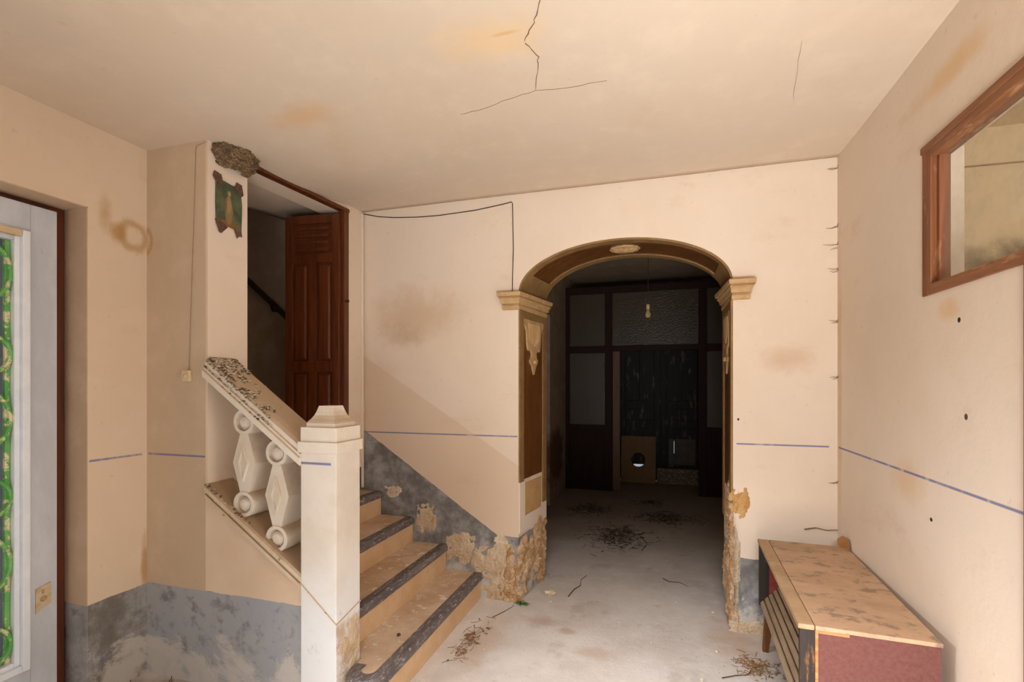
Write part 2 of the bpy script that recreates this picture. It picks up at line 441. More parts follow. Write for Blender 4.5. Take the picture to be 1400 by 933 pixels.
def floor_mat():
    t = NT('dusty_concrete')
    X, Y, Z = t.xyz()
    c = t.mix(t.ramp(t.noise(1.6, 7, 0.65), 0.35, 0.65), lin(220, 212, 206), lin(204, 194, 186))
    c = t.mix(t.ramp(t.noise(3.0, 6, 0.7, dist=0.4), 0.55, 0.66, 0, 0.4), c, lin(176, 160, 146))
    c = t.mix(t.ramp(t.noise(9, 6, 0.7), 0.5, 0.7, 0, 0.4), c, lin(230, 224, 218))
    for cen, rad, col, k in (((-0.72, 3.02, 0), (0.16, 0.09, 1), lin(170, 128, 88), 0.6), ((0.42, 3.12, 0), (0.22, 0.35, 1), lin(178, 132, 88), 0.6),
                             ((-0.55, 2.95, 0), (0.09, 0.05, 1), lin(166, 120, 78), 0.6), ((-0.35, 2.75, 0), (0.2, 0.08, 1), lin(180, 140, 100), 0.5),
                             ((-2.35, 1.75, 0), (0.4, 0.25, 1), lin(110, 80, 60), 0.8), ((-1.0, 2.7, 0), (0.16, 0.5, 1), lin(184, 140, 96), 0.5)):
        l = t.vmath('LENGTH', t.vmath('DIVIDE', t.vmath('SUBTRACT', t.pos, cen), rad), (0, 0, 0))
        l = t.math('ADD', l, t.math('MULTIPLY', t.math('SUBTRACT', t.noise(6, 5), 0.5), 1.6))
        c = t.mix(t.ramp(l, 0.1, 1.1, k * .75, 0), c, col)
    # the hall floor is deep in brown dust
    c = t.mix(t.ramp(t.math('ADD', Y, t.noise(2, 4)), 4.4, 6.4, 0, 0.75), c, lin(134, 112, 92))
    sp = t.noise(70, 2, 0.5)
    c = t.mix(t.ramp(sp, 0.72, 0.76, 0, 0.8), c, lin(236, 228, 216))
    c = t.mix(t.ramp(sp, 0.26, 0.30, 0.7, 0), c, lin(96, 78, 60))
    t.bump(t.math('ADD', t.noise(14, 6, 0.7), t.math('MULTIPLY', sp, 0.4)), 0.3, 0.008)
    return t.done(c, 0.85, 0.25)
M['floor'] = floor_mat()

def glass_mat(name, col, rough, alpha, bump=0.0, scale=60):
    """pane: part clear, part dusty film"""
    t = NT(name)
    g = t.b
    g.inputs['Base Color'].default_value = col
    g.inputs['Roughness'].default_value = rough
    g.inputs['Specular IOR Level'].default_value = 0.5
    tr = t.n('ShaderNodeBsdfTransparent')
    mx = t.n('ShaderNodeMixShader')
    t.put(mx.inputs[0], alpha if not callable(alpha) else alpha(t))
    t.t.links.new(tr.outputs[0], mx.inputs[1])
    t.t.links.new(g.outputs[0], mx.inputs[2])
    t.t.links.new(mx.outputs[0], t.t.nodes['Material Output'].inputs[0])
    if bump:
        t.bump(t.noise(scale, 3, 0.5), bump, 0.01)
    return t.m
M['pane'] = glass_mat('clear_dusty_glass', lin(170, 160, 140), 0.06, lambda t: t.ramp(t.noise(3, 5, 0.7), 0.3, 0.8, 0.08, 0.3))
M['hammered'] = glass_mat('hammered_glass', lin(84, 70, 50), 0.3, 0.72, 0.6, 45)
M['frosted'] = glass_mat('frosted_door_glass', lin(150, 160, 170), 0.3, 0.93, 0.3, 80)

def terrazzo():
    t = NT('speckled_terrazzo')
    v = t.n('ShaderNodeTexVoronoi'); t.put(v.inputs['Vector'], t.pos); v.inputs['Scale'].default_value = 60
    c = t.mix(t.ramp(v.outputs['Distance'], 0.25, 0.4), lin(196, 180, 154), lin(110, 90, 70))
    return t.done(c, 0.6)
M['terrazzo'] = terrazzo()

def print_mat():
    """small religious print: pale standing robed figure on green"""
    t = NT('faded_print')
    s = t.n('ShaderNodeSeparateXYZ'); t.put(s.inputs[0], t.obj())
    Y, Z = s.outputs[1], s.outputs[2]
    wob = t.noise(14, 5, 0.7, vec=t.obj())
    c = t.mix(t.ramp(wob, 0.35, 0.65), lin(62, 70, 50), lin(92, 98, 70))
    c = t.mix(t.ramp(Z, -0.11, -0.06, 0.8, 0), c, lin(112, 88, 52))
    def ell(cy, cz, ry, rz, col, k, soft=0.6):
        nonlocal c
        a = t.math('POWER', t.math('DIVIDE', t.math('SUBTRACT', Y, cy), ry), 2.0)
        b = t.math('POWER', t.math('DIVIDE', t.math('SUBTRACT', Z, cz), rz), 2.0)
        l = t.math('ADD', t.math('ADD', a, b), t.math('MULTIPLY', t.math('SUBTRACT', wob, 0.5), 0.8))
        c = t.mix(t.ramp(l, soft, 1.0, k, 0), c, col)
    ell(0.0, -0.09, 0.05, 0.02, lin(120, 84, 44), 0.9)
    ell(0.002, -0.03, 0.026, 0.07, lin(140, 112, 72), 0.85)
    ell(0.0, 0.01, 0.018, 0.05, lin(160, 132, 90), 0.7)
    ell(-0.016, 0.005, 0.008, 0.04, lin(120, 86, 50), 0.7)
    ell(0.003, 0.068, 0.011, 0.015, lin(166, 136, 96), 0.9)
    c = t.mix(t.ramp(t.noise(30, 4, 0.7, vec=t.obj()), 0.6, 0.7, 0, 0.5), c, lin(60, 52, 40))
    return t.done(c, 0.45, 0.4)
M['print'] = print_mat()
M['tape'] = mottled('stained_tape', lin(84, 62, 50), lin(110, 84, 68), 30, lin(170, 150, 140))

# ------------------------------------------------------------------ the shell
D, WT = 3.24, 0.48                       # back wall plane and its thickness
AC, AA, AB, AZ = -0.256, 0.676, 0.316, 2.125     # arch centre, half span, rise, spring
JL0, JL1, JR0, JR1 = -0.932, -0.857, 0.420, 0.426
def arch_pt(th, s):
    """point of the soffit; th from pi (left) to 0 (right), s depth 0..WT"""
    k = s / WT
    xl, xr = JL0 + (JL1 - JL0) * k, JR0 + (JR1 - JR0) * k
    c, a = (xl + xr) / 2, (xr - xl) / 2
    return Vector((c + a * math.cos(th), D + s, AZ + AB * math.sin(th)))

def box_struct(name, m, *b):
    o = box(name, m, None, *b)
    return tag(o, kind='structure')

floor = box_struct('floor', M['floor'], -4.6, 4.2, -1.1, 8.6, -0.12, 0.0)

def ceil_z(x, y):
    s = lambda t: max(0, min(1, t)) ** 2 * (3 - 2 * max(0, min(1, t)))
    return 2.80 - 0.085 * s((-0.9 - x) / 1.1) * s((3.3 - y) / 1.0) + 0.006 * noise.noise(Vector((x * 1.1, y * 1.1, 0)))
bm = bmesh.new()
nx, ny = 48, 56
G = {}
for i in range(nx + 1):
    for j in range(ny + 1):
        x = -2.86 + (1.12 + 2.86) * i / nx; y = -1.1 + (D + 0.02 + 1.1) * j / ny
        G[i, j] = bm.verts.new((x, y, ceil_z(x, y)))
for i in range(nx):
    for j in range(ny):
        bm.faces.new((G[i, j], G[i, j + 1], G[i + 1, j + 1], G[i + 1, j]))
rim = [(i, 0) for i in range(nx)] + [(nx, j) for j in range(ny)] + [(i, ny) for i in range(nx, 0, -1)] + [(0, j) for j in range(ny, 0, -1)]
T_ = [bm.verts.new((G[k].co.x, G[k].co.y, 3.0)) for k in rim]
for q in range(len(rim)):
    r_ = (q + 1) % len(rim)
    bm.faces.new((G[rim[q]], G[rim[r_]], T_[r_], T_[q]))
bm.faces.new(T_)
ceiling = tag(link('ceiling', bm, M['ceiling'], smooth=False), kind='structure')
for p in ceiling.data.polygons: p.use_smooth = abs(p.normal.z) > 0.8
CZ = min(v.co.z for v in ceiling.data.vertices)

# back wall with its arch
bm = bmesh.new()
def wall_section(pts_fn):
    """one convex-ish strip of the wall from its outline at depth 0 and depth WT"""
    add_rings(bm, [pts_fn(0.0), pts_fn(WT)])
TOPZ, NA = 3.2, 32
def jx(k, s): return (JL0 + (JL1 - JL0) * s / WT, JR0 + (JR1 - JR0) * s / WT)[k]
def quad_sheet(rows):
    for r0, r1 in zip(rows[:-1], rows[1:]):
        for i in range(len(r0) - 1):
            bm.faces.new([bm.verts.new(p) for p in (r0[i], r0[i + 1], r1[i + 1], r1[i])])
for s_ in (0.0, WT):
    y = D + s_
    low = [Vector((-4.4, y, 0)), Vector((jx(0, s_), y, 0))]
    quad_sheet([low, [Vector((p.x, y, AZ)) for p in low], [Vector((p.x, y, TOPZ)) for p in low]])
    arc = [arch_pt(math.pi * (1 - q / NA), s_) for q in range(NA + 1)]
    quad_sheet([arc, [Vector((p.x, y, TOPZ)) for p in arc]])
    low = [Vector((jx(1, s_), y, 0)), Vector((1.12, y, 0))]
    quad_sheet([low, [Vector((p.x, y, AZ)) for p in low], [Vector((p.x, y, TOPZ)) for p in low]])
P0 = [[Vector((jx(0, s_), D + s_, 0)), Vector((jx(0, s_), D + s_, AZ))] + [arch_pt(math.pi * (1 - q / NA), s_) for q in range(1, NA)] + [Vector((jx(1, s_), D + s_, AZ)), Vector((jx(1, s_), D + s_, 0))] for s_ in (0.0, WT)]
quad_sheet(P0)
quad_sheet([[Vector((-4.4, D + s_, TOPZ)), Vector((1.12, D + s_, TOPZ))] for s_ in (0.0, WT)])
for x in (-4.4, 1.12):
    quad_sheet([[Vector((x, D + s_, 0)), Vector((x, D + s_, TOPZ))] for s_ in (0.0, WT)])
bmesh.ops.remove_doubles(bm, verts=bm.verts, dist=1e-5)
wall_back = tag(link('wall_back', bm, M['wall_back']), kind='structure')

# left wall with the street door opening
wall_left = tag(prism('wall_left', M['wall_left'], None,
    [(-1.1, 0), (-0.62, 0), (-0.62, 2.327), (1.624, 2.327), (1.624, 0), (2.05, 0), (2.05, 2.95), (-1.1, 2.95)], YZ, -2.56, -2.90), kind='structure')
# thin old render lining the reveal (a part of the wall)
box('reveal_lining', M['reveal'], wall_left, -2.70, -2.5605, 1.619, 1.6245, 0, 2.327)
box('reveal_lining', M['reveal'], wall_left, -2.70, -2.5605, -0.62, 1.6245, 2.322, 2.3275)

# wall in front of the stair: wall, pier front and sloping stringer in one
SL = 0.67
base_z = lambda x: 0.572 + SL * (-1.611 - x)           # underside of base rail
wall_stair = tag(prism('wall_stair', M['wall_stair'], None,
    [(-2.56, 0), (-1.57, 0), (-1.57, base_z(-1.57)), (-2.154, base_z(-2.154)), (-2.154, 2.95), (-2.56, 2.95)], XZ, 1.90, 2.05), kind='structure')
box('pier', M['wall_stair'], wall_stair, -2.36, -2.154, 2.049, 2.145, 0.0, 0.95)
box('pier', M['plain'], wall_stair, -2.30, -2.1532, 1.9006, 2.145, 0.94, 2.95)
box('pier', M['plain'], wall_stair, -2.36, -2.30, 2.049, 2.145, 0.94, 2.95)
# head of the stair opening: a low lintel following the ceiling
prism('lintel', M['plain'], wall_stair, [(2.145, 2.70), (D, 2.745), (D, 2.95), (2.145, 2.95)], YZ, -2.16, -2.36)
box('return', M['plain'], wall_stair, -2.36, -2.154, 3.045, D + 0.001, 0.875, 2.80)
wall_right = tag(prism('wall_right', M['wall_right'], None,
    [(-1.1, 0), (D + 0.01, 0), (D + 0.01, 2.95), (-1.1, 2.95)], YZ, 0.972, 1.10), kind='structure')
# cut the inner window
cut = wall_right.data
bm = bmesh.new()
def yz_frame(bm, outer, inner, x0, x1):
    (a0, a1, c0, c1), (b0, b1, d0, d1) = outer, inner
    for y0, y1, z0, z1 in ((a0, b0, c0, c1), (b1, a1, c0, c1), (b0, b1, c0, d0), (b0, b1, d1, c1)):
        add_box(bm, x0, x1, y0, y1, z0, z1)
for y0, y1, z0, z1 in ((-1.1, 0.85, 0, 2.95), (0.85, 2.274, 2.402, 2.95), (2.274, D + 0.01, 1.836, 2.95), (1.70, 2.274, 0, 1.836), (2.274, D + 0.01, 0, 1.836)):
    add_box(bm, 0.972, 1.10, y0, y1, z0, z1)
bmesh.ops.remove_doubles(bm, verts=bm.verts, dist=1e-4)
bm.to_mesh(cut); bm.free()
bm = bmesh.new()
for x0, x1, z0, z1 in ((-2.9, -0.45, 0, 2.95), (-0.45, 0.95, 2.65, 2.95), (0.95, 1.12, 0, 2.95)):
    add_box(bm, x0, x1, -1.1, -1.0, z0, z1)
wall_front = tag(link('wall_front', bm, M['plain']), kind='structure')

# stairwell behind the pier
wall_stairwell = tag(box('wall_stairwell', M['stairwell'], None, -4.4, -2.365, 3.225, D - 0.0005, 0, 4.2), kind='structure')
box('side', M['stairwell'], wall_stairwell, -4.5, -4.4, 1.9, 3.3, 0, 4.2)
box('side', M['stairwell'], wall_stairwell, -4.4, -2.57, 1.95, 2.05, 0, 4.2)
box('side', M['stairwell'], wall_stairwell, -2.57, -2.36, 1.95, 3.3, 2.95, 4.2)
box('side', M['stairwell'], wall_stairwell, -4.5, -2.3, 1.9, 3.35, 4.2, 4.3)
box('side', M['stairwell'], wall_stairwell, -4.4, -2.3, 3.24, 3.35, 3.2, 4.2)

# hall beyond the arch
HY, PY, DY = D + WT, 6.97, 7.85
bm = bmesh.new()
for y0, y1, z0, z1 in ((HY, 4.3, 0, 3.2), (4.3, 5.94, 2.35, 3.2), (5.94, 8.1, 0, 3.2)):
    add_box(bm, -1.405, -1.305, y0, y1, z0, z1)
wall_hall_left = tag(link('wall_hall_left', bm, M['hall']), kind='structure')
wall_hall_right = box_struct('wall_hall_right', M['hall'], 0.98, 1.08, HY, 8.1, 0, 3.2)
ceiling_hall = box_struct('ceiling_hall', M['hall'], -1.5, 1.2, HY, 8.1, 3.08, 3.28)
bm = bmesh.new()
for x0, x1, z0, z1 in ((-1.405, -0.62, 0, 3.2), (0.62, 1.08, 0, 3.2), (-0.62, 0.62, 2.45, 3.2)):
    add_box(bm, x0, x1, DY + 0.08, DY + 0.25, z0, z1)
wall_hall_end = tag(link('wall_hall_end', bm, M['hall']), kind='structure')

# neighbouring room behind the inner window
bm = bmesh.new()
add_box(bm, 1.10, 4.2, 3.32, 3.42, 0, 2.95); add_box(bm, 4.1, 4.2, -0.6, 3.42, 0, 2.95)
add_box(bm, 1.10, 4.2, -0.7, -0.6, 0, 2.95)
wall_next_room = tag(link('wall_next_room', bm, M['next_room']), kind='structure')
ceiling_next_room = box_struct('ceiling_next_room', M['next_room'], 1.10, 4.2, -0.7, 3.42, 2.9, 3.0)

# ------------------------------------------------------------------ ceiling cracks
def crack(pts, wdt, parent=ceiling, seed=1):
    rnd = random.Random(seed)
    P = []
    for (a, b) in zip(pts[:-1], pts[1:]):
        for k in range(4):
            t = k / 4
            P.append(Vector((a[0] + (b[0] - a[0]) * t + rnd.uniform(-.004, .004), a[1] + (b[1] - a[1]) * t + rnd.uniform(-.004, .004), 0)))
    P.append(Vector((*pts[-1], 0)))
    bm = bmesh.new(); rings = []
    for i, p in enumerate(P):
        d = (P[min(i + 1, len(P) - 1)] - P[max(i - 1, 0)]).normalized()
        s = Vector((-d.y, d.x, 0)) * wdt * rnd.uniform(0.5, 1.3) * (0.35 if i in (0, len(P) - 1) else 1)
        z = ceil_z(p.x, p.y)
        rings.append([p + s + Vector((0, 0, z - .0018)), p - s + Vector((0, 0, z - .0018)), p - s + Vector((0, 0, z + .01)), p + s + Vector((0, 0, z + .01))])
    add_rings(bm, rings)
    return link('crack', bm, M['crackbrown'], parent)
crack([(-0.37, 1.50), (-0.388, 1.608), (-0.411, 1.669), (-0.446, 1.733), (-0.494, 1.798)], 0.0017, seed=1)
crack([(-0.494, 1.803), (-0.48, 1.854), (-0.465, 1.90), (-0.477, 1.95), (-0.53, 2.118)], 0.0014, seed=2)
crack([(-0.92, 2.197), (-0.80, 2.185), (-0.66, 2.14), (-0.53, 2.118), (-0.377, 2.133), (-0.22, 2.133)], 0.0005, seed=3)
crack([(0.515, 2.103), (0.55, 2.348), (0.584, 2.528)], 0.0004, seed=4)

# ------------------------------------------------------------------ the arch: imposts, linings, ornaments
def impost(xa, xj0, xj1, sgn):
    prof = [(2.008, 0.008), (2.012, 0.018), (2.036, 0.020), (2.038, 0.010), (2.046, 0.010), (2.048, 0.028), (2.058, 0.030), (2.072, 0.034), (2.086, 0.048), (2.088, 0.038), (2.095, 0.038), (2.097, 0.058), (2.122, 0.062), (2.127, 0.054)]
    rings = []
    for z, p in prof:
        rings.append([Vector(q) for q in ((xa - sgn * p * .6, D + .002, z), (xa - sgn * p * .6, D - p, z), (xj0 + sgn * p * .45, D - p, z), (xj1 + sgn * p, D + WT, z), (xj1 - sgn * .002, D + WT, z), (xj0 - sgn * .002, D + .002, z))])
    bm = bmesh.new(); add_rings(bm, rings)
    return link('impost', bm, M['tassel'], wall_back)
impost(-1.035, JL0, JL1, 1)
impost(0.505, JR0, JR1, -1)

def jamb_side(x0, x1, sgn, lower_mat):
    A, B = Vector((x0, D, 0)), Vector((x1, D + WT, 0))
    d = (B - A); L = d.length; d.normalize()
    nrm = Vector((d.y, -d.x, 0)) * sgn
    def fn(s, z, h): return A + d * s + nrm * h + Vector((0, 0, z))
    def part(name, m, pts, h0, h1, parent):
        bm = bmesh.new(); add_prism(bm, pts, fn, h0, h1)
        return link(name, bm, m, parent)
    R = lambda s0, s1, z0, z1: [(s0, z0), (s1, z0), (s1, z1), (s0, z1)]
    panel = part('jamb_panel', M['fauxwood'], R(0.06, L - 0.05, 0.83, 1.99), -0.001, 0.003, wall_back)
    part('border', M['gold'], R(0.0, 0.065, 0.82, 2.008), -0.001, 0.012, panel)
    part('border', M['gold'], R(L - 0.065, L, 0.60, 2.008), -0.001, 0.012, panel)
    part('border', M['gold'], R(0.065, L - 0.065, 1.95, 2.008), -0.001, 0.012, panel)
    if sgn > 0:
        part('sill_panel', M['tan_panel'], R(0.085, L - 0.085, 0.575, 0.80), -0.001, 0.004, panel)
        part('border', lower_mat, R(0.0, 0.085, 0.47, 0.82), -0.001, 0.012, panel)
        part('border', lower_mat, R(L - 0.085, L, 0.47, 0.60), -0.001, 0.012, panel)
        part('border', lower_mat, R(0.085, L - 0.085, 0.47, 0.575), -0.001, 0.012, panel)
    c, hw = L / 2, L / 2 - 0.066
    half = [(hw, 1.955), (hw, 1.915), (hw * .88, 1.905), (hw * .74, 1.87), (hw * .70, 1.80), (hw * .62, 1.745), (hw * .54, 1.735), (hw * .42, 1.755), (hw * .32, 1.735), (hw * .22, 1.715), (hw * .27, 1.69), (hw * .42, 1.668), (hw * .34, 1.645), (hw * .2, 1.63), (hw * .12, 1.60)]
    out = [(c - a, z) for a, z in half] + [(c, 1.565)] + [(c + a, z) for a, z in reversed(half)]
    orn = part('tassel', M['tassel'], out, 0.0, 0.014, panel)
    bm = bmesh.new()
    bm.from_mesh(orn.data)
    for k in range(-4, 5):      # the folds of the drapery
        a = fn(c + k * hw * .145, 1.93, 0.014); b = fn(c + k * hw * .125, 1.765 + 0.012 * abs(k), 0.014)
        add_tube(bm, [a, b], 0.005, 5)
    lump(bm, fn(c, 1.66, 0.016), 0.018, 1, 0.1)
    bm.to_mesh(orn.data); bm.free()
    return fn, L, nrm, d
fnL, LL, nL, dL = jamb_side(JL0, JL1, 1, M['plain'])
fnR, LR, nR, dR = jamb_side(JR0, JR1, -1, M['earth'])

def soffit(name, m, t0, t1, s0, s1, h0, h1, parent, n=24):
    bm = bmesh.new(); rings = []
    for q in range(n + 1):
        th = t0 + (t1 - t0) * q / n
        nrm = -Vector((math.cos(th) / AA, 0, math.sin(th) / AB)).normalized()
        rings.append([arch_pt(th, s0) + nrm * h0, arch_pt(th, s1) + nrm * h0, arch_pt(th, s1) + nrm * h1, arch_pt(th, s0) + nrm * h1])
    add_rings(bm, rings)
    return link(name, bm, m, parent)
arch_panel = soffit('arch_panel', M['fauxwood_x'], math.radians(158), math.radians(22), 0.06, WT - 0.05, -0.001, 0.003, wall_back)
soffit('border', M['gold'], math.pi, 0, 0.0, 0.075, -0.001, 0.012, arch_panel, 36)
soffit('border', M['gold'], math.pi, 0, WT - 0.07, WT, -0.001, 0.012, arch_panel, 36)
soffit('border', M['gold'], math.pi, math.radians(155), 0.075, WT - 0.07, -0.001, 0.012, arch_panel, 8)
soffit('border', M['gold'], math.radians(25), 0, 0.075, WT - 0.07, -0.001, 0.012, arch_panel, 8)
# oval rosette on the crown of the arch
bm = bmesh.new()
cen = Vector((AC + 0.02, D + 0.235, AZ + AB - 0.004))
rings = []
for rr, hh in ((1.0, -.002), (1.0, .010), (.93, .014), (.86, .008), (.8, .007), (.6, .017), (.35, .014), (.28, .02), (.1, .03)):
    rings.append([cen + Vector((math.cos(a) * .10 * rr * (1 + .05 * math.cos(12 * a) * (rr > .5)), math.sin(a) * .085 * rr * (1 + .05 * math.cos(12 * a) * (rr > .5)), -hh * (1 + .5 * math.cos(12 * a) * (.3 < rr < .85)) + 0.03 * (math.cos(a) * .1 * rr) ** 2)) for a in [2 * math.pi * k / 48 for k in range(48)]])
add_rings(bm, rings)
link('rosette', bm, M['tassel'], arch_panel, smooth=True)

# crumbling render round the foot of the arch piers
X_, Y_, Z_ = Vector((1, 0, 0)), Vector((0, 1, 0)), Vector((0, 0, 1))
relief('crumbled_patch', M['render'], wall_back, (-1.10, D, 0.20), X_, Z_, -Y_, 0.20, 0.21, 0.012, 4.1)
relief('crumbled_patch', M['earth'], wall_back, (-0.99, D, 0.16), X_, Z_, -Y_, 0.09, 0.22, 0.022, 1.3)
relief('crumbled_patch', M['earth'], wall_back, fnL(0.15, 0.20, 0), dL, Z_, nL, 0.20, 0.24, 0.022, 7.7)
relief('crumbled_patch', M['earth'], wall_back, fnL(0.38, 0.27, 0), dL, Z_, nL, 0.14, 0.32, 0.024, 2.9)
relief('crumbled_patch', M['earth'], wall_back, fnR(0.11, 0.58, 0), dR, Z_, nR, 0.14, 0.34, 0.022, 5.5)
relief('crumbled_patch', M['earth'], wall_back, fnR(0.20, 0.24, 0), dR, Z_, nR, 0.24, 0.30, 0.022, 9.2)
relief('crumbled_patch', M['tan_panel'], wall_back, (0.455, D, 0.785), X_, Z_, -Y_, 0.055, 0.10, 0.005, 3.3, cell=0.008)
relief('crumbled_patch', M['render'], wall_back, (0.435, D, 0.30), X_, Z_, -Y_, 0.030, 0.36, 0.012, 6.1, cell=0.008)
relief('crumbled_patch', M['render'], wall_back, (0.56, D, 0.03), X_, Z_, -Y_, 0.18, 0.06, 0.010, 8.1, cell=0.009)
relief('crumbled_patch', M['chip'], wall_back, (-1.06, D, 0.405), X_, Z_, -Y_, 0.055, 0.06, 0.003, 2.1, cell=0.007)
relief('crumbled_patch', M['render'], wall_back, (-1.36, D, 0.33), X_, Z_, -Y_, 0.12, 0.13, 0.008, 11.1, cell=0.009)
relief('crumbled_patch', M['render'], wall_back, (-1.63, D, 0.52), X_, Z_, -Y_, 0.09, 0.12, 0.007, 12.7, cell=0.009)
relief('crumbled_patch', M['chip'], wall_back, (-1.90, D, 0.70), X_, Z_, -Y_, 0.08, 0.05, 0.005, 13.7, cell=0.009)

# ------------------------------------------------------------------ staircase
stair = tag(empty('staircase', (-1.7, 2.6, 0)), 'concrete staircase with dark grey nosings climbing left between balustrade and back wall', 'staircase')
off = Vector((1.7, -2.6, 0))
RZ, GO, X1, YS0, YS1 = 0.175, 0.265, -1.19, 2.055, D - 0.004
def nosing(path, z0, z1, wd, name, parent):
    """rounded strip along a 2-D path; outside lies to the right of travel"""
    P = [Vector((x, y, 0)) for x, y in path]
    rings = []
    for i, p in enumerate(P):
        d = (P[min(i + 1, len(P) - 1)] - P[max(i - 1, 0)]).normalized()
        n = Vector((d.y, -d.x, 0))
        prof = [(-wd, z0), (-.012, z0), (-.003, z0 + .008), (0, (z0 + z1) / 2), (-.004, z1 - .010), (-.014, z1), (-wd, z1 + .0005)]
        rings.append([p + n * a + Vector((0, 0, z)) + off for a, z in prof])
    bm = bmesh.new(); add_rings(bm, rings)
    return link(name, bm, M['nosing'], parent)
def fan(cx, cy, r, n=14):      # quarter round and half round end of the lowest step
    return [(cx + r * math.cos(a), cy + r * math.sin(a)) for a in [-math.pi + math.pi * k / n for k in range(n + 1)]]
for k in range(1, 9):
    xf, zt = X1 - GO * (k - 1), RZ * k
    y1 = YS1 if k < 5 else YS1 - 0.02
    y0 = YS0 if k < 4 else 2.148
    if k >= 5: y1 = 3.042
    if k == 1:
        path = [(-1.392, 2.02)] + fan(-1.291, 1.990, 0.101) + [(xf, 2.2), (xf, 2.7), (xf, y1)]
        inner = [(-1.385, 2.02)] + fan(-1.291, 1.990, 0.085) + [(xf - .016, y1), (-1.70, y1), (-1.70, 2.066), (-1.385, 2.066)]
        step = prism('step', M['riser'], stair, [(a + off.x, b + off.y) for a, b in inner], XY, 0.0, zt - .045)
        tr = [(-1.384, 2.02)] + fan(-1.291, 1.990, 0.043) + [(xf - .058, y1), (-1.60, y1), (-1.60, 2.066), (-1.384, 2.066)]
        prism('tread', M['tread'], step, [(a + off.x, b + off.y) for a, b in tr], XY, zt - .045, zt - .002)
        nosing(path, zt - .050, zt, .066, 'nosing', step)
    else:
        step = box('step', M['riser'], stair, xf - GO - .08 + off.x, xf - .016 + off.x, y0 + off.y, y1 + off.y, zt - RZ - .001, zt - .045)
        box('tread', M['tread'], step, xf - GO - .02 + off.x, xf - .058 + off.x, y0 + off.y, y1 + off.y, zt - .045, zt - .002)
        nosing([(xf, y0), (xf, 2.6), (xf, y1)], zt - .050, zt, .066, 'nosing', step)

# ------------------------------------------------------------------ balustrade
bal = tag(empty('stair_balustrade', (-1.48, 1.97, 0)), 'cream cast stone balustrade with square newel post and sloping handrail', 'balustrade')
bo = Vector((1.48, -1.97, 0))
NX0, NX1, NY0, NY1 = -1.582, -1.390, 1.880, 2.062
def nbox(bm, p, z0, z1, bev=.004):
    add_box(bm, NX0 - p + bo.x, NX1 + p + bo.x, NY0 - p + bo.y, NY1 + p + bo.y, z0, z1, bev)
bm = bmesh.new(); nbox(bm, 0, 0.0, 1.215, .006)
def newel_mat():
    t = NT('newel_cast_stone')
    X, Y, Z = t.xyz()
    c = t.mix(t.ramp(t.noise(4, 6, 0.65), 0.35, 0.65), lin(214, 202, 186), lin(224, 214, 202))
    lime = t.ramp(t.math('ADD', Z, t.math('MULTIPLY', t.noise(6, 5, 0.7), 0.3)), 0.5, 0.95, 1, 0)
    c = t.mix(t.math('MULTIPLY', lime, 0.85), c, lin(230, 231, 233))
    c = t.mix(t.math('MULTIPLY', t.ramp(t.noise(9, 6, 0.7), 0.58, 0.68, 0, 0.6), lime), c, lin(186, 186, 190))
    right = t.ramp(X, -1.394, -1.391)
    lowr = t.math('MULTIPLY', right, t.ramp(t.math('ADD', Z, t.math('MULTIPLY', t.noise(10, 4), 0.06)), 0.42, 0.46, 1, 0))
    c = t.mix(t.math('MULTIPLY', lowr, t.ramp(t.noise(12, 6, 0.75), 0.4, 0.6, 0.2, 0.8)), c, lin(186, 152, 116))
    d = t.math('ABSOLUTE', t.math('SUBTRACT', Z, 1.137))
    m = t.math('MULTIPLY', t.math('LESS_THAN', X, -1.418), t.math('LESS_THAN', Y, NY0 + .004))
    c = t.mix(t.math('MULTIPLY', t.ramp(d, .002, .009, .9, 0), m), c, lin(98, 104, 160))
    t.bump(t.noise(12, 6, 0.7), 0.25, 0.006)
    return t.done(c, 0.8)
newel = link('newel_post', bm, newel_mat(), bal)
bm = bmesh.new(); nbox(bm, .010, 1.185, 1.236, .004)
link('collar', bm, M['cast'], newel)
bm = bmesh.new(); nbox(bm, .001, 1.234, 1.302, .004)
link('collar', bm, M['cast'], newel)
bm = bmesh.new()
rings = []
cx, cy = (NX0 + NX1) / 2 + bo.x, (NY0 + NY1) / 2 + bo.y
for z, h in ((1.300, .078), (1.318, .078), (1.326, .073), (1.338, .063), (1.354, .053), (1.372, .046), (1.392, .040), (1.397, .039)):
    rings.append([Vector((cx + a * h, cy + b * h * .95, z)) for a, b in ((-1, -1), (1, -1), (1, 1), (-1, 1))])
add_rings(bm, rings)
link('cap', bm, M['cast'], newel)
# raised seam that runs as a V round the newel foot
bm = bmesh.new()
e = .0015
bar(bm, Vector((NX0, NY0 - e, .585)) + bo, Vector((NX1 + e, NY0 - e, .418)) + bo, .003, .006)
bar(bm, Vector((NX1 + e, NY0 - e, .418)) + bo, Vector((NX1 + e, NY1, .452)) + bo, .003, .006)
link('seam', bm, M['cast_dirty'], newel)
relief('crumbled_patch', M['render'], newel, Vector((NX1, 1.985, 0.25)) + bo, Y_, Z_, X_, 0.085, 0.17, 0.007, 3.9, cell=.007)

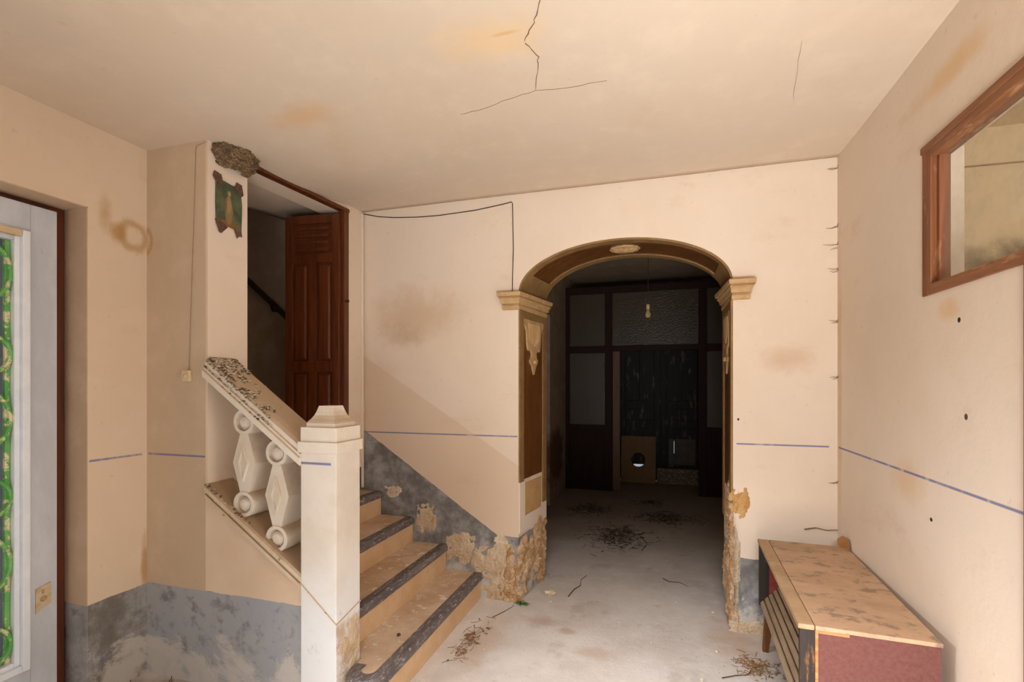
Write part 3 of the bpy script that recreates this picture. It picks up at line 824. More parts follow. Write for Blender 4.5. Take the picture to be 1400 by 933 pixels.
def rail(name, m, z_at, prof, xa, xb, parent):
    """sloping rail; prof = [(y, dz)] above z_at(x)"""
    bm = bmesh.new()
    add_rings(bm, [[Vector((x, y, z_at(x) + dz)) + bo for y, dz in prof] for x in (xa, (xa + xb) / 2, xb)])
    return link(name, bm, m, parent)
hr_z = lambda x: 1.137 + 0.715 * (-1.6 - x)
hand = rail('handrail', M['cast'], hr_z, [(1.875, 0), (1.868, .004), (1.868, .036), (1.876, .042), (1.876, .052), (1.884, .058), (1.884, .082), (1.902, .094), (1.93, .100), (2.05, .100), (2.075, .090), (2.085, .07), (2.085, 0)], -2.153, -1.580, bal)
brail = rail('base_rail', M['cast_dirty'], base_z, [(1.894, -.004), (1.882, .002), (1.882, .020), (1.890, .024), (1.890, .034), (1.878, .040), (1.878, .060), (1.886, .070), (2.05, .072), (2.05, -.004)], -2.152, -1.580, bal)

def baluster(cx, zt, zb, dz):
    """cylinder - lozenge - cylinder, all 13 cm deep"""
    y0, y1, R = 1.905, 2.035, .0625
    off2 = bo
    def fn(a, b, d): return Vector((a, d, b)) + off2
    zc_t, zc_b = zt, zb
    circ = lambda cz, r, n=32: [(cx + r * math.cos(2 * math.pi * k / n), cz + r * math.sin(2 * math.pi * k / n)) for k in range(n)]
    bm = bmesh.new()
    loz = [(cx, zc_b + .045), (cx + .068, (zc_t + zc_b) / 2), (cx, zc_t - .045), (cx - .068, (zc_t + zc_b) / 2)]
    mid = (zc_t + zc_b) / 2
    loz = [(cx - .022, zc_b + .05), (cx + .022, zc_b + .05), (cx + .068, mid), (cx + .022, zc_t - .05), (cx - .022, zc_t - .05), (cx - .068, mid)]
    hgt = (zc_t - zc_b) / 2 - .05
    def sc(k):
        return [(cx - .022 * k, mid - hgt * k), (cx + .022 * k, mid - hgt * k), (cx + .068 * k, mid), (cx + .022 * k, mid + hgt * k), (cx - .022 * k, mid + hgt * k), (cx - .068 * k, mid)]
    in1 = [(cx, mid - hgt * .62), (cx + .032, mid), (cx, mid + hgt * .62), (cx - .032, mid)]
    add_prism(bm, sc(1), fn, y0 + .004, y1)
    b = link('baluster', bm, M['cast'], bal)
    # raised lozenge frame with sunk field
    bm = bmesh.new()
    O = [Vector(fn(a, z, y0 + .003)) for a, z in in1]
    k2 = [(cx + (a - cx) * .62, mid + (z - mid) * .68) for a, z in in1]
    add_rings(bm, [[fn(a, z, y0 + .005) for a, z in in1], [fn(cx + (a - cx) * .93, mid + (z - mid) * .95, y0 - .007) for a, z in in1], [fn(cx + (a - cx) * .72, mid + (z - mid) * .76, y0 - .007) for a, z in in1], [fn(a, z, y0 + .002) for a, z in k2]])
    link('lozenge', bm, M['cast'], b)
    for cz in (zc_t, zc_b):
        bm = bmesh.new()
        rr = [(R * .3, y1, 0), (R, y1, 0), (R, y0 + .003, 0), (R * .97, y0, 0), (R * .72, y0, 0), (R * .69, y0 + .018, 0), (R * .62, y0 + .020, 0), (R * .52, y0 + .010, 0), (R * .36, y0 + .003, 0), (R * .16, y0, 0), (R * .02, y0 - .001, 0)]
        add_rings(bm, [[fn(a, z, y) for a, z in circ(cz, r)] for r, y, _ in rr])
        o = link('drum', bm, M['cast'], b)
        for p in o.data.polygons: p.use_smooth = False
    return b
baluster(-1.936, 1.315, 0.915, 0)
baluster(-1.742, 1.172, 0.765, 0)

# bird droppings caked on the upper end of the rails
def droppings(name, label, fn, n, seed, rmin=.003, rmax=.011, pale=.4):
    rnd = random.Random(seed); bm = bmesh.new()
    for i in range(n):
        p = fn(rnd)
        lump(bm, p, rnd.uniform(rmin, rmax), 1, .5, rnd.random() * 20, (1.2, 1.2, .55), 1 if rnd.random() < pale else 0)
    return tag(link(name, bm, [M['drop_dark'], M['drop_pale']]), label, 'droppings', kind='stuff')
def on_hand(r):
    u = r.random() ** 2.0
    x = -2.148 + .40 * u
    y = r.uniform(1.90, 2.06) if u < .55 else r.uniform(1.90, 2.0)
    if noise.noise(Vector((x * 22, y * 22, 1.7))) < -.28 + .75 * u: return on_hand(r)
    return Vector((x, y, hr_z(x) + .101))
def on_lip(r):
    u = r.random() ** 1.1
    x = -2.148 + .40 * u
    return Vector((x, r.uniform(1.872, 1.895), hr_z(x) + r.choice((.094, .088, .060, .040))))
droppings('bird_droppings', 'dark and pale bird droppings caked on top of the handrail below the nest', lambda r: on_hand(r) if r.random() < .86 else on_lip(r), 2300, 3, .0016, .0070, .55)
def on_base(r):
    u = r.random() ** 1.6
    x = -2.145 + .26 * u
    return Vector((x, r.uniform(1.880, 1.90), base_z(x) + .072 + (0 if r.random() < .5 else -.034)))
droppings('bird_droppings', 'brown dirt and droppings on the upper end of the low base rail', on_base, 130, 5, .002, .006, .45)

# ------------------------------------------------------------------ stair door (open leaf against the stairwell wall)
door_2 = tag(empty('door_2', (-2.170, 2.992, 0.885)), 'varnished brown panelled door leaf standing open at the top of the stairs', 'door', kind='structure')
door_2.rotation_euler = (0, 0, math.radians(180 + 6.2))
# local: x runs from hinge to free edge, y thickness (-y faces away), z up;   after the turn +y faces the camera
LW, LH, LT = 0.42, 1.815, 0.035
def dpart(name, m, x0, x1, z0, z1, y0=0.0, y1=LT, bev=.003, parent=door_2):
    return box(name, m, parent, x0, x1, y0, y1, z0, z1, bev)
dpart('stile', M['door_wood'], 0, .055, 0, LH)
dpart('stile', M['door_wood'], LW - .055, LW, 0, LH)
dpart('stile', M['door_wood'], LW / 2 - .03, LW / 2 + .03, .13, .70)
dpart('stile', M['door_wood'], LW / 2 - .03, LW / 2 + .03, .775, 1.475)
for z0, z1 in ((0, .13), (.70, .775), (1.475, 1.54), (1.755, LH)):
    dpart('rail', M['door_wood'], .055, LW - .055, z0, z1)
for x0, x1 in ((.055, LW / 2 - .03), (LW / 2 + .03, LW - .055)):
    for z0, z1 in ((.13, .70), (.775, 1.475)):
        pn = dpart('panel', M['door_wood'], x0, x1, z0, z1, .008, .020, 0)
        bm = bmesh.new()
        add_rings(bm, [[Vector((a, y, z)) for a, z in ((x0 + i, z0 + i), (x1 - i, z0 + i), (x1 - i, z1 - i), (x0 + i, z1 - i))] for i, y in ((.012, .019), (.016, .028), (.03, .033))])
        link('raised_field', bm, M['door_wood'], pn)
top = dpart('panel', M['door_wood'], .055, LW - .055, 1.54, 1.755, .008, .018, 0)
for k in range(4):
    dpart('moulding', M['door_wood'], .075, LW - .075, 1.56 + k * .05, 1.585 + k * .05, .016, .032, .004, top)
# frame of the stair door
trim_1 = tag(box('trim_1', M['door_wood'], None, -2.19, -2.146, 2.992, 3.046, 0.875, 2.742, .003), kind='structure')
prism('head', M['door_wood'], trim_1, [(2.12, 2.688), (3.046, 2.729), (3.046, 2.752), (2.12, 2.711)], YZ, -2.19, -2.140)
bm = bmesh.new(); lump(bm, (-2.135, 3.02, 2.09), .012, 1, .1); add_box(bm, -2.15, -2.138, 3.015, 3.025, 2.085, 2.095)
link('latch', bm, M['iron'], trim_1)
# plaster bead of the wall end beside it
trim_2 = tag(box('trim_2', M['plain'], None, -2.156, -2.140, 3.205, 3.228, 0.72, 2.78, .006), kind='structure')

# wall handrail in the dark stairwell
hrail = tag(empty('wall_handrail', (-2.9, 3.17, 2.1)), 'dark iron handrail sloping down the stairwell wall behind the open door', 'handrail')
o_ = Vector((2.9, -3.17, -2.1))
tube('bar', M['iron'], hrail, [Vector(p) + o_ for p in ((-3.95, 3.17, 2.98), (-3.25, 3.17, 2.395), (-2.84, 3.17, 2.055), (-2.60, 3.17, 1.855))], .022, 8)
for x, z in ((-3.7, 2.76), (-2.95, 2.13)):
    tube('bracket', M['iron'], hrail, [Vector(p) + o_ for p in ((x, 3.228, z - .05), (x, 3.19, z - .05), (x, 3.172, z - .01))], .008, 6)

# ------------------------------------------------------------------ street door on the left
door_1 = tag(empty('door_1', (-2.66, 1.09, 0.02)), 'weathered grey painted street door leaf with green scrolled iron grille', 'door', kind='structure')
od = Vector((2.66, -1.09, -0.02))
def lbox(name, m, x0, x1, y0, y1, z0, z1, bev=.003, parent=door_1):
    return box(name, m, parent, x0 + od.x, x1 + od.x, y0 + od.y, y1 + od.y, z0 + od.z, z1 + od.z, bev)
DL0, DL1, DT = 0.62, 1.561, 2.291          # leaf ends and top
SW = 0.099                                  # stile width
lbox('stile', M['grey_paint'], -2.705, -2.66, DL1 - SW, DL1, .02, DT)
lbox('stile', M['grey_paint'], -2.705, -2.66, DL0, DL0 + SW, .02, DT)
lbox('rail', M['grey_paint'], -2.705, -2.66, DL0 + SW, DL1 - SW, DT - .115, DT)
lbox('rail', M['grey_paint'], -2.705, -2.66, DL0 + SW, DL1 - SW, .02, .24)
# bolection mouldings round the light: three stepped beads
GY0, GY1, GZ0, GZ1 = DL0 + SW, DL1 - SW, .24, DT - .115
for (a, b, x1, m1, m2) in ((0.0, .008, -2.652, 'grey_paint', 'grey_paint'), (.008, .036, -2.645, 'bead_paint', 'bare_wood'), (.036, .056, -2.662, 'bead_paint', 'grey_paint')):
    lbox('bead', M[m1], -2.70, x1, GY1 - b, GY1 - a, GZ0 + a, GZ1 - a, .004)
    lbox('bead', M[m1], -2.70, x1, GY0 + a, GY0 + b, GZ0 + a, GZ1 - a, .004)
    lbox('bead', M[m2], -2.70, x1, GY0 + b, GY1 - b, GZ1 - b, GZ1 - a, .004)
    lbox('bead', M[m1], -2.70, x1, GY0 + b, GY1 - b, GZ0 + a, GZ0 + b, .004)
gy0, gy1, gz0, gz1 = GY0 + .056, GY1 - .056, GZ0 + .056, GZ1 - .056
lbox('glass_pane', M['frosted'], -2.745, -2.741, gy0 - .05, gy1 + .05, gz0 - .05, gz1 + .05, 0)
lbox('back_frame', M['grey_paint'], -2.75, -2.702, GY1 - .055, GY1 + .03, GZ0, GZ1)
grille = lbox('grille', M['green'], -2.700, -2.686, gy1 - .020, gy1 - .002, gz0, gz1, .002)
lbox('upright', M['green'], -2.700, -2.686, gy0 + .002, gy0 + .020, gz0, gz1, .002, grille)
def scroll(yc, zc, ry, rz, parent):
    bm = bmesh.new(); rings = []
    for k in range(28):
        a = 2 * math.pi * k / 28
        y, z = math.cos(a), math.sin(a)
        rings.append([Vector((-2.681 + dx, yc + y * (ry - dr), zc + z * (rz - dr))) + od for dx, dr in ((.010, .001), (.012, .007), (.010, .014), (-.004, .015), (-.004, 0))])
    V = add_rings(bm, rings, cap=False)
    for i in range(5):
        j = (i + 1) % 5
        bm.faces.new((V[-1][i], V[-1][j], V[0][j], V[0][i]))
    link('scroll', bm, M['green'], parent)
for z, r in [(1.975, .155), (1.625, .092), (1.348, .155), (1.014, .092), (0.732, .155), (0.387, .092)]:
    for sd in (1, -1):
        yc = (gy1 + .002 - r) if sd > 0 else (gy0 - .002 + r)
        scroll(yc, z, r, r, grille)
# lock plate
pl = prism('lock_plate', M['plate'], door_1, [(a + od.y, z + od.z) for a, z in ((1.478, .475), (1.478, .585), (1.535, .60), (1.537, .505), (1.50, .49))], YZ, -2.661 + od.x, -2.655 + od.x)
bm = bmesh.new(); lump(bm, Vector((-2.652, 1.506, .535)) + od, .014, 1, .2, 2, (.5, 1, 1)); add_box(bm, -2.656 + od.x, -2.648 + od.x, 1.500 + od.y, 1.507 + od.y, .558 + od.z, .575 + od.z)
link('keyhole', bm, M['earth'], pl)
# brown fixed frame
trim_3 = tag(box('trim_3', M['frame_brown'], None, -2.78, -2.707, 1.545, 1.619, 0, 2.322, .003), kind='structure')
box('head', M['frame_brown'], trim_3, -2.78, -2.707, -0.62, 1.545, 2.25, 2.322, .003)

# ------------------------------------------------------------------ inner window, right wall
window_1 = tag(empty('window_1', (0.972, 1.56, 1.836)), 'brown wooden inner window with one clear pane high in the right wall', 'window', kind='structure')
ow = Vector((-0.972, -1.56, -1.836))
def wbox(name, m, x0, x1, y0, y1, z0, z1, bev=.003, parent=window_1):
    return box(name, m, parent, x0 + ow.x, x1 + ow.x, y0 + ow.y, y1 + ow.y, z0 + ow.z, z1 + ow.z, bev)
wbox('frame_upright', M['window_wood_v'], .966, 1.03, 2.212, 2.274, 1.834, 2.404)
wbox('frame_upright', M['window_wood_v'], .966, 1.03, .85, .92, 1.834, 2.404)
wbox('frame_rail', M['window_wood'], .964, 1.03, .92, 2.212, 1.834, 1.874)
wbox('frame_rail', M['window_wood'], .964, 1.03, .92, 2.212, 2.350, 2.404)
wbox('frame_ledge', M['window_wood'], .960, .972, .85, 2.275, 2.380, 2.406)
wbox('bead', M['window_wood_v'], .985, 1.015, 2.192, 2.212, 1.874, 2.350)
wbox('pane', M['pane'], .998, 1.002, .92, 2.212, 1.874, 2.350, 0)
trim_4 = tag(box('trim_4', M['window_wood_v'], None, .963, 1.06, 1.665, 1.716, 0, 1.834, .003), kind='structure')
tag(tube('room_cable', M['wire'], None, [(1.15, 3.312, 2.70), (2.0, 3.312, 2.69), (3.2, 3.312, 2.70)], .004), 'thin cable along the far wall of the next room seen through the window', 'cable')

# ------------------------------------------------------------------ hall: partition, doors, things at the end
part = tag(empty('hall_partition', (-0.15, PY, 0)), 'dark mahogany glazed partition with a doorway across the unlit hall', 'partition')
op = Vector((0.15, -PY, 0))
def pbox(name, m, x0, x1, z0, z1, y0=PY, y1=PY + .06, bev=.004, parent=part):
    return box(name, M[m], parent, x0 + op.x, x1 + op.x, y0 + op.y, y1 + op.y, z0, z1, bev)
for x0, x1 in ((-1.303, -1.245), (-.745, -.645), (.484, .59), (.92, .978)):
    pbox('post', 'mahogany', x0, x1, 0, 2.84)
pbox('head_rail', 'mahogany', -1.303, .978, 2.77, 2.86, PY - .01, PY + .07)
pbox('transom', 'mahogany', -1.245, -.745, 1.93, 2.03)
pbox('transom', 'mahogany', -.645, .484, 1.955, 2.03)
pbox('transom', 'mahogany', .59, .92, 1.93, 2.03)
for x0, x1 in ((-1.245, -.745), (.59, .92)):
    pbox('lower_panel', 'mahogany', x0, x1, 0, .86, PY + .01, PY + .045)
    pbox('sill_rail', 'mahogany', x0, x1, .86, .92)
    pbox('glass_pane', 'hammered', x0, x1, .92, 1.93, PY + .028, PY + .034, 0)
    pbox('glass_pane', 'hammered', x0, x1, 2.03, 2.77, PY + .028, PY + .034, 0)
pbox('glass_pane', 'hammered', -.645, .484, 2.03, 2.77, PY + .028, PY + .034, 0)
pbox('door_jamb', 'jambwood', -.645, -.545, 0, 1.955, PY + .07, PY + .13)

door_3 = tag(empty('door_3', (0, DY, 0)), 'blackened old double door at the far end of the hall', 'door', kind='structure')
def hbox(name, m, x0, x1, z0, z1, y0=0.0, y1=.045, bev=.004, parent=door_3):
    return box(name, M[m], parent, x0, x1, y0, y1, z0, z1, bev)
for x0, x1 in ((-.62, 0), (.0, .62)):
    left = x0 < 0
    hbox('stile', 'black_wood', x0, x0 + .09, .02, 2.45)
    hbox('stile', 'black_wood', x1 - .09, x1, .02, 2.45)
    for z0, z1 in ((.02, .16), (.82, .94), (1.12, 1.24), (2.33, 2.45)):
        hbox('rail', 'black_wood', x0 + .09, x1 - .09, z0, z1)
    xm = (x0 + x1) / 2
    for a, b in ((x0 + .09, xm - .002), (xm - .002, x1 - .09)):
        hbox('board', 'black_wood', a, b, 1.24, 2.33, .015, .035)
    hbox('panel', 'black_wood', x0 + .09, x1 - .09, .94, 1.12, .015, .035)
    if left:   # a cat hole: the lower panel stops short of the rail
        hbox('panel', 'black_wood', x0 + .09, x1 - .09, .40, .82, .015, .035)
        hbox('panel', 'black_wood', x0 + .09, -.40, .16, .40, .015, .035)
        hbox('panel', 'black_wood', -.22, x1 - .09, .16, .40, .015, .035)
        hbox('panel', 'black_wood', -.40, -.22, .252, .40, .015, .035)
    else:
        hbox('panel', 'black_wood', x0 + .09, .195, .16, .82, .015, .035)
        hbox('panel', 'black_wood', .201, x1 - .09, .16, .82, .015, .035)
        hbox('panel', 'black_wood', .195, .201, .16, .44, .015, .035, 0)
        hbox('panel', 'black_wood', .195, .201, .64, .82, .015, .035, 0)
bm = bmesh.new(); add_box(bm, -.65, .65, .05, .10, 2.43, 2.5)
link('head', bm, M['black_wood'], door_3)

# hardboard with a round hole leaning on the door
bm = bmesh.new()
W2, H2, cr = .255, .70, .105
n = 32
circ = [(cr * math.cos(2 * math.pi * k / n), .345 + cr * math.sin(2 * math.pi * k / n)) for k in range(n)]
def to_edge(a):
    c, s = math.cos(a), math.sin(a)
    t = min((W2 / abs(c)) if abs(c) > 1e-6 else 9, ((H2 - .345) / s) if s > 1e-6 else 9, (.345 / -s) if s < -1e-6 else 9)
    return (c * t, .345 + s * t)
outer = [to_edge(2 * math.pi * k / n) for k in range(n)]
for k in range(n):     # snap the nearest ray to each corner
    pass
for cxy in ((W2, H2), (-W2, H2), (-W2, 0), (W2, 0)):
    k = min(range(n), key=lambda q: (outer[q][0] - cxy[0]) ** 2 + (outer[q][1] - cxy[1]) ** 2)
    outer[k] = cxy
rings = [[Vector((x, y, z)) for x, z in L] for L, y in ((outer, 0), (circ, 0), (circ, .006), (outer, .006))]
V = add_rings(bm, rings, cap=False)
for i in range(n):
    bm.faces.new((V[3][i], V[3][(i + 1) % n], V[0][(i + 1) % n], V[0][i]))
hb = tag(link('hardboard_sheet', bm, M['hardboard']), 'brown hardboard sheet with a round hole leaning on the dark double door', 'board')
hb.location = (-.325, DY - .16, 0.001)
hb.rotation_euler = (math.radians(-9), 0, math.radians(0))
tb = box('terrazzo_block', M['terrazzo'], None, -.05, .58, DY - .17, DY - .03, 0, .235, .006)
tag(tb, 'speckled stone slab set upright at the foot of the dark double door', 'slab')
bm = bmesh.new()
for x0, x1, z0, z1 in ((.12, .195, .27, .66), (.205, .50, .27, .66)):
    add_box(bm, x0, x1, 0, .003, z0, z1)
add_box(bm, .195, .205, 0, .003, .27, .40); add_box(bm, .195, .205, 0, .003, .63, .66)
mp = tag(link('metal_sheet', bm, M['zinc']), 'dull grey metal sheet with a bright slit fixed low on the dark door', 'metal sheet')
mp.location = (0, DY - .0035, 0)

# bare bulb hanging in the hall
bulb = tag(empty('pendant_bulb', (-.117, 5.0, 3.08)), 'bare light bulb hanging on a thin flex in the dark hall', 'lamp')
tube('flex', M['dark_wire'], bulb, [(0, 0, 0), (.002, 0, -.4), (0, 0, -.82)], .003)
tube('socket', M['switch'], bulb, [(0, 0, -.80), (0, 0, -.85)], .017, 10)
bm = bmesh.new()
add_rings(bm, [[Vector((r * math.cos(a), r * math.sin(a), z)) for a in [2 * math.pi * k / 16 for k in range(16)]] for r, z in ((.012, -.848), (.015, -.862), (.024, -.88), (.029, -.90), (.027, -.918), (.018, -.930), (.005, -.936))])
gm = NT('bulb_glass'); link('bulb', bm, gm.done(lin(190, 160, 110), 0.15, 0.6), bulb, smooth=True)

# leaf in the dark side doorway of the hall
door_4 = tag(box('door_4', M['black_wood'], None, -1.395, -1.36, 4.3, 5.94, 0.0, 2.35), kind='structure')
for k in range(4):
    box('panel', M['black_wood'], door_4, -1.362, -1.352, 4.40 + (k % 2) * .78, 5.08 + (k % 2) * .78, .15 + (k // 2) * 1.05, 1.1 + (k // 2) * 1.05, .004)

# ------------------------------------------------------------------ slatted red cabinet
CA = math.atan(0.042)
cab = tag(empty('slatted_cabinet', (0.490, 2.045, 0), -CA), 'low cabinet with dusty tan top, faded red cloth sides and slatted front', 'cabinet')
CW, CL, CB, CT = 0.428, 1.045, 0.245, 0.615
def cbox(name, m, x0, x1, y0, y1, z0, z1, bev=.002, parent=cab):
    return box(name, M[m], parent, x0, x1, y0, y1, z0, z1, bev)
topb = cbox('top_board', 'cabtop', .052, CW + .004, -.004, CL + .004, CT - .016, CT, .004)
cbox('edge_strip', 'cabstrip', -.004, .050, -.004, CL + .004, CT - .018, CT + .001, .005, topb)
end = cbox('end_panel', 'fabric', .062, CW, .001, .018, CB, CT - .016)
cbox('corner_post', 'cabblack', .002, .052, -.002, .020, CB, CT - .016, .002, end)
cbox('wood_strip', 'cabwood', .052, .062, -.001, .018, CB, CT - .016, .001, end)
cbox('wood_strip', 'cabwood', .062, .16, .0005, .018, CT - .028, CT - .016, .001, end)
end2 = cbox('end_panel', 'fabric_in', .052, CW, CL - .018, CL, CB, CT - .016)
cbox('corner_post', 'cabblack', .002, .052, CL - .020, CL + .002, CB, CT - .016, .002, end2)
cbox('back_panel', 'fabric_in', CW - .012, CW, .018, CL - .018, CB, CT - .016)
cbox('bottom_board', 'cabblack', .03, CW, .018, CL - .018, CB, CB + .016)
p0, p1 = Vector((.008, 0, CB + .008)), Vector((.115, 0, CB + .125))
dd = (p1 - p0)
for y in (.12, .28, .44, .60, .76, .92):
    bm = bmesh.new()
    bar(bm, p0 + Vector((.006, y, -.008)), p1 + Vector((.006, y, -.008)), .010, .008, up=(0, 1, 0))
    link('crossbar', bm, M['cableg'], cab)
nd = dd.normalized()
nn = Vector((-nd.z, 0, nd.x))
slat_me = None
for k in range(5):
    c = p0 + dd * ((k + .5) / 5)
    bm = bmesh.new()
    hw, ht = dd.length / 5 * .40, .006
    rg = []
    for y in (.022, CL - .022):
        rg.append([c + nd * a + nn * b + Vector((0, y, 0)) for a, b in ((-hw, -ht), (hw, -ht), (hw, ht * .6), (hw * .8, ht), (-hw * .8, ht), (-hw, ht * .6))])
    add_rings(bm, rg)
    link('slat', bm, M['slat'], cab)
for x, y, sx, sy in ((.05, .06, -1, -1), (CW - .05, .06, 1, -1), (.05, CL - .06, -1, 1), (CW - .05, CL - .06, 1, 1)):
    bm = bmesh.new()
    add_rings(bm, [[Vector((x + sx * o1 + a * h, y + sy * o1 + b * h, z)) for a, b in ((-1, -1), (1, -1), (1, 1), (-1, 1))] for z, h, o1 in ((0.0, .014, .02), (CB + .001, .024, .0))])
    link('leg', bm, M['cableg'], cab)

# brown card scrap and a twig at the far corner of the cabinet
bm = bmesh.new()
add_prism(bm, [(0, 0), (.07, 0), (.055, .05), (.02, .062), (-.005, .035)], lambda a, b, d: (a * .55 + b * .15, -a + d, b), 0, .004)
o = tag(link('card_scrap', bm, M['card']), 'torn scrap of brown card standing at the far end of the cabinet top', 'scrap')
o.location = (.925, 3.085, CT + .0005)
tag(tube('dry_twig', M['straw'], None, [(.80, 3.222, .655), (.86, 3.225, .668), (.91, 3.215, .660), (.962, 3.20, .672)], .004, 5, .002), 'short bent twig against the wall behind the far end of the cabinet', 'twig')

# ------------------------------------------------------------------ pier: picture, nest, wires, switch
pic = tag(empty('devotional_print', (-2.1535, 2.020, 2.42)), 'small torn green print of a pale robed figure taped to the pier', 'picture')
def paper(name, m, pts, x, parent, seed=0):
    bm = bmesh.new()
    vs = [bm.verts.new((x + .0035 * (1 + noise.noise(Vector((a * 30, b * 30, seed)))), a, b)) for a, b in pts]
    f = bm.faces.new(vs)
    r = bmesh.ops.triangulate(bm, faces=[f])
    bmesh.ops.solidify(bm, geom=list(bm.faces), thickness=.0012)
    return link(name, bm, m, parent)
paper('sheet', M['print'], [(-.078, .122), (-.03, .124), (.02, .118), (.074, .122), (.078, .03), (.072, -.05), (.074, -.112), (.03, -.108), (-.02, -.103), (-.076, -.11), (-.08, 0)], .001, pic)
for pts in ([(-.098, .125), (-.088, .155), (-.045, .150), (-.04, .118), (-.07, .09)], [(.035, .112), (.05, .148), (.082, .142), (.092, .09), (.074, .075)],
            [(-.085, -.085), (-.06, -.148), (-.045, -.150), (-.005, -.108), (-.03, -.095)], [(.03, -.105), (.052, -.150), (.066, -.135), (.085, -.135), (.078, -.09)]):
    paper('tape', M['tape'], pts, .0035, pic, 5)

bm = bmesh.new()
N1, N2 = 26, 16
rings = []
for i in range(N2 + 1):          # bowl section clinging to pier face and ceiling
    t = i / N2
    ring = []
    for j in range(N1 + 1):
        a = math.pi * j / N1
        y = 2.050 - .125 * math.cos(a) * math.cos(t * 1.25) ** .8
        x = -2.156 + (.105 * math.sin(a)) * math.cos(t * 1.25) ** .7
        z = 2.705 - .095 * math.sin(t * 1.5) + .02 * (y - 1.93) * 2
        q = Vector((x, y, z))
        q += Vector((.5, 0, .2)) * .03 * noise.noise(q * 26) * math.sin(a) + Vector((.3, .1, .1)) * .018 * noise.noise(q * 70) * math.sin(a)
        ring.append(q)
    rings.append(ring)
rings.insert(0, [q.lerp(Vector((-2.150, 2.05, 2.702)), .35) + Vector((0, 0, .004)) for q in rings[0]])
add_rings(bm, rings, cap=False, closed=True)
bm.faces.new([v for v in bm.verts[:N1 + 1]]); bm.verts.ensure_lookup_table()
rnd = random.Random(4)
for k in range(420):      # the mud pellets the nest is built of
    a, tt = rnd.uniform(.1, 3.04), rnd.uniform(0, 1)
    q = rings[1 + int(tt * N2)][int(a / math.pi * N1)]
    lump(bm, q + Vector((rnd.uniform(-.004, .004), rnd.uniform(-.008, .008), rnd.uniform(-.006, .006))), rnd.uniform(.005, .011), 1, .5, rnd.random() * 9, (1, 1, .8), 1 if rnd.random() < .28 else 0)
for k in range(70):
    a, tt = rnd.uniform(.2, 2.95), rnd.uniform(0, 1)
    q = rings[1 + int(tt * N2)][int(a / math.pi * N1)]
    d = Vector((rnd.uniform(-.1, .5), rnd.uniform(-1, 1), rnd.uniform(-.8, .3))).normalized()
    add_tube(bm, [q - d * .012, q + d * rnd.uniform(.01, .03)], .0012, 3)
nest = tag(link('bird_nest', bm, [M['nest'], M['drop_dark']]), 'brown mud and straw swallow nest stuck under the ceiling on the pier', 'nest')

yw = 1.896
tag(tube('bell_wire', M['wire'], None, [(-2.158, yw, 2.702), (-2.19, yw, 2.696), (-2.222, yw, 2.690), (-2.226, yw, 2.66), (-2.238, yw, 2.325), (-2.252, yw, 2.0), (-2.270, yw, 1.56)], .0014, 5), 'thin wire running down the plaster beside the pier to a small switch', 'wire')
sw = tag(box('wall_switch', M['switch'], None, -2.302, -2.252, 1.882, 1.900, 1.512, 1.568, .005), 'small yellowed push switch at the bottom of the thin wire', 'switch')
tube('button', M['switch'], sw, [(-2.277, 1.884, 1.54), (-2.277, 1.876, 1.54)], .009, 10)
yb = D - .003
tag(tube('electric_wire', M['dark_wire'], None, [(-2.15, yb - .003, 2.785), (-2.02, yb, 2.752), (-1.886, yb, 2.733), (-1.70, yb, 2.718), (-1.53, yb, 2.713), (-1.248, yb, 2.722), (-1.05, yb, 2.742), (-0.982, yb, 2.752), (-0.974, yb, 2.742), (-.972, yb, 2.60), (-.968, yb, 2.43), (-.973, yb, 2.27), (-.976, yb, 2.128)], .0032, 6), 'sagging dark wire on the back wall dropping to the left arch capital', 'wire')

# ------------------------------------------------------------------ wisps of straw in the right corner
rnd = random.Random(11)
for i, z in enumerate((2.735, 2.395, 2.289, 2.153, 1.85, 1.54, 0.93)):
    bm = bmesh.new()
    for k in range(2):
        L = rnd.uniform(.03, .075) * (1 if z > 2 else .6)
        a = Vector((.971, D - .004, z + rnd.uniform(-.01, .01)))
        add_tube(bm, [a, a + Vector((-L * .5, -.004, -.004 + rnd.uniform(-.006, .006))), a + Vector((-L, -.003, rnd.uniform(-.012, .014)))], .0022, 4, .0008)
        if k == 0: add_tube(bm, [a, a + Vector((-.004, -.03, .012))], .002, 4, .0008)
    tag(link('straw_wisp', bm, M['straw']), ('topmost', 'second from the top', 'third from the top', 'fourth from the top', 'fifth from the top', 'second from the bottom', 'lowest')[i] + ' of the dry wisps poking from the right wall corner', 'straw', group='wisps in the right wall corner')

# ------------------------------------------------------------------ litter on the floor
def litter(name, label, cx, cy, rx, ry, n, m, seed, lmin=.02, lmax=.09, cat='litter', zmax=.02, rad=.0022):
    rnd = random.Random(seed); bm = bmesh.new()
    for i in range(n):
        r = math.sqrt(-2 * math.log(max(1e-6, rnd.random()))) * .5
        a = rnd.uniform(0, 2 * math.pi)
        x, y = cx + math.cos(a) * r * rx, cy + math.sin(a) * r * ry
        z = rnd.uniform(.0025, zmax * max(.15, 1 - r))
        b = rnd.uniform(0, math.pi); L = rnd.uniform(lmin, lmax)
        d = Vector((math.cos(b), math.sin(b), 0)) * L / 2
        m0 = Vector((x, y, z)) + Vector((rnd.uniform(-.2, .2), rnd.uniform(-.2, .2), 0)) * L
        if rnd.random() < .3:
            s = Vector((-d.y, d.x, 0)) * rnd.uniform(.15, .35)
            q = Vector((x, y, z))
            v = [bm.verts.new(p) for p in (q - d * .6, q + s + Vector((0, 0, .004)), q + d * .6, q - s + Vector((0, 0, .006)))]
            bm.faces.new(v)
        else:
            add_tube(bm, [Vector((x, y, z)) - d, m0, Vector((x, y, z)) + d + Vector((0, 0, rnd.uniform(0, .006)))], rad, 3)
    return tag(link(name, bm, m), label, cat, kind='stuff')
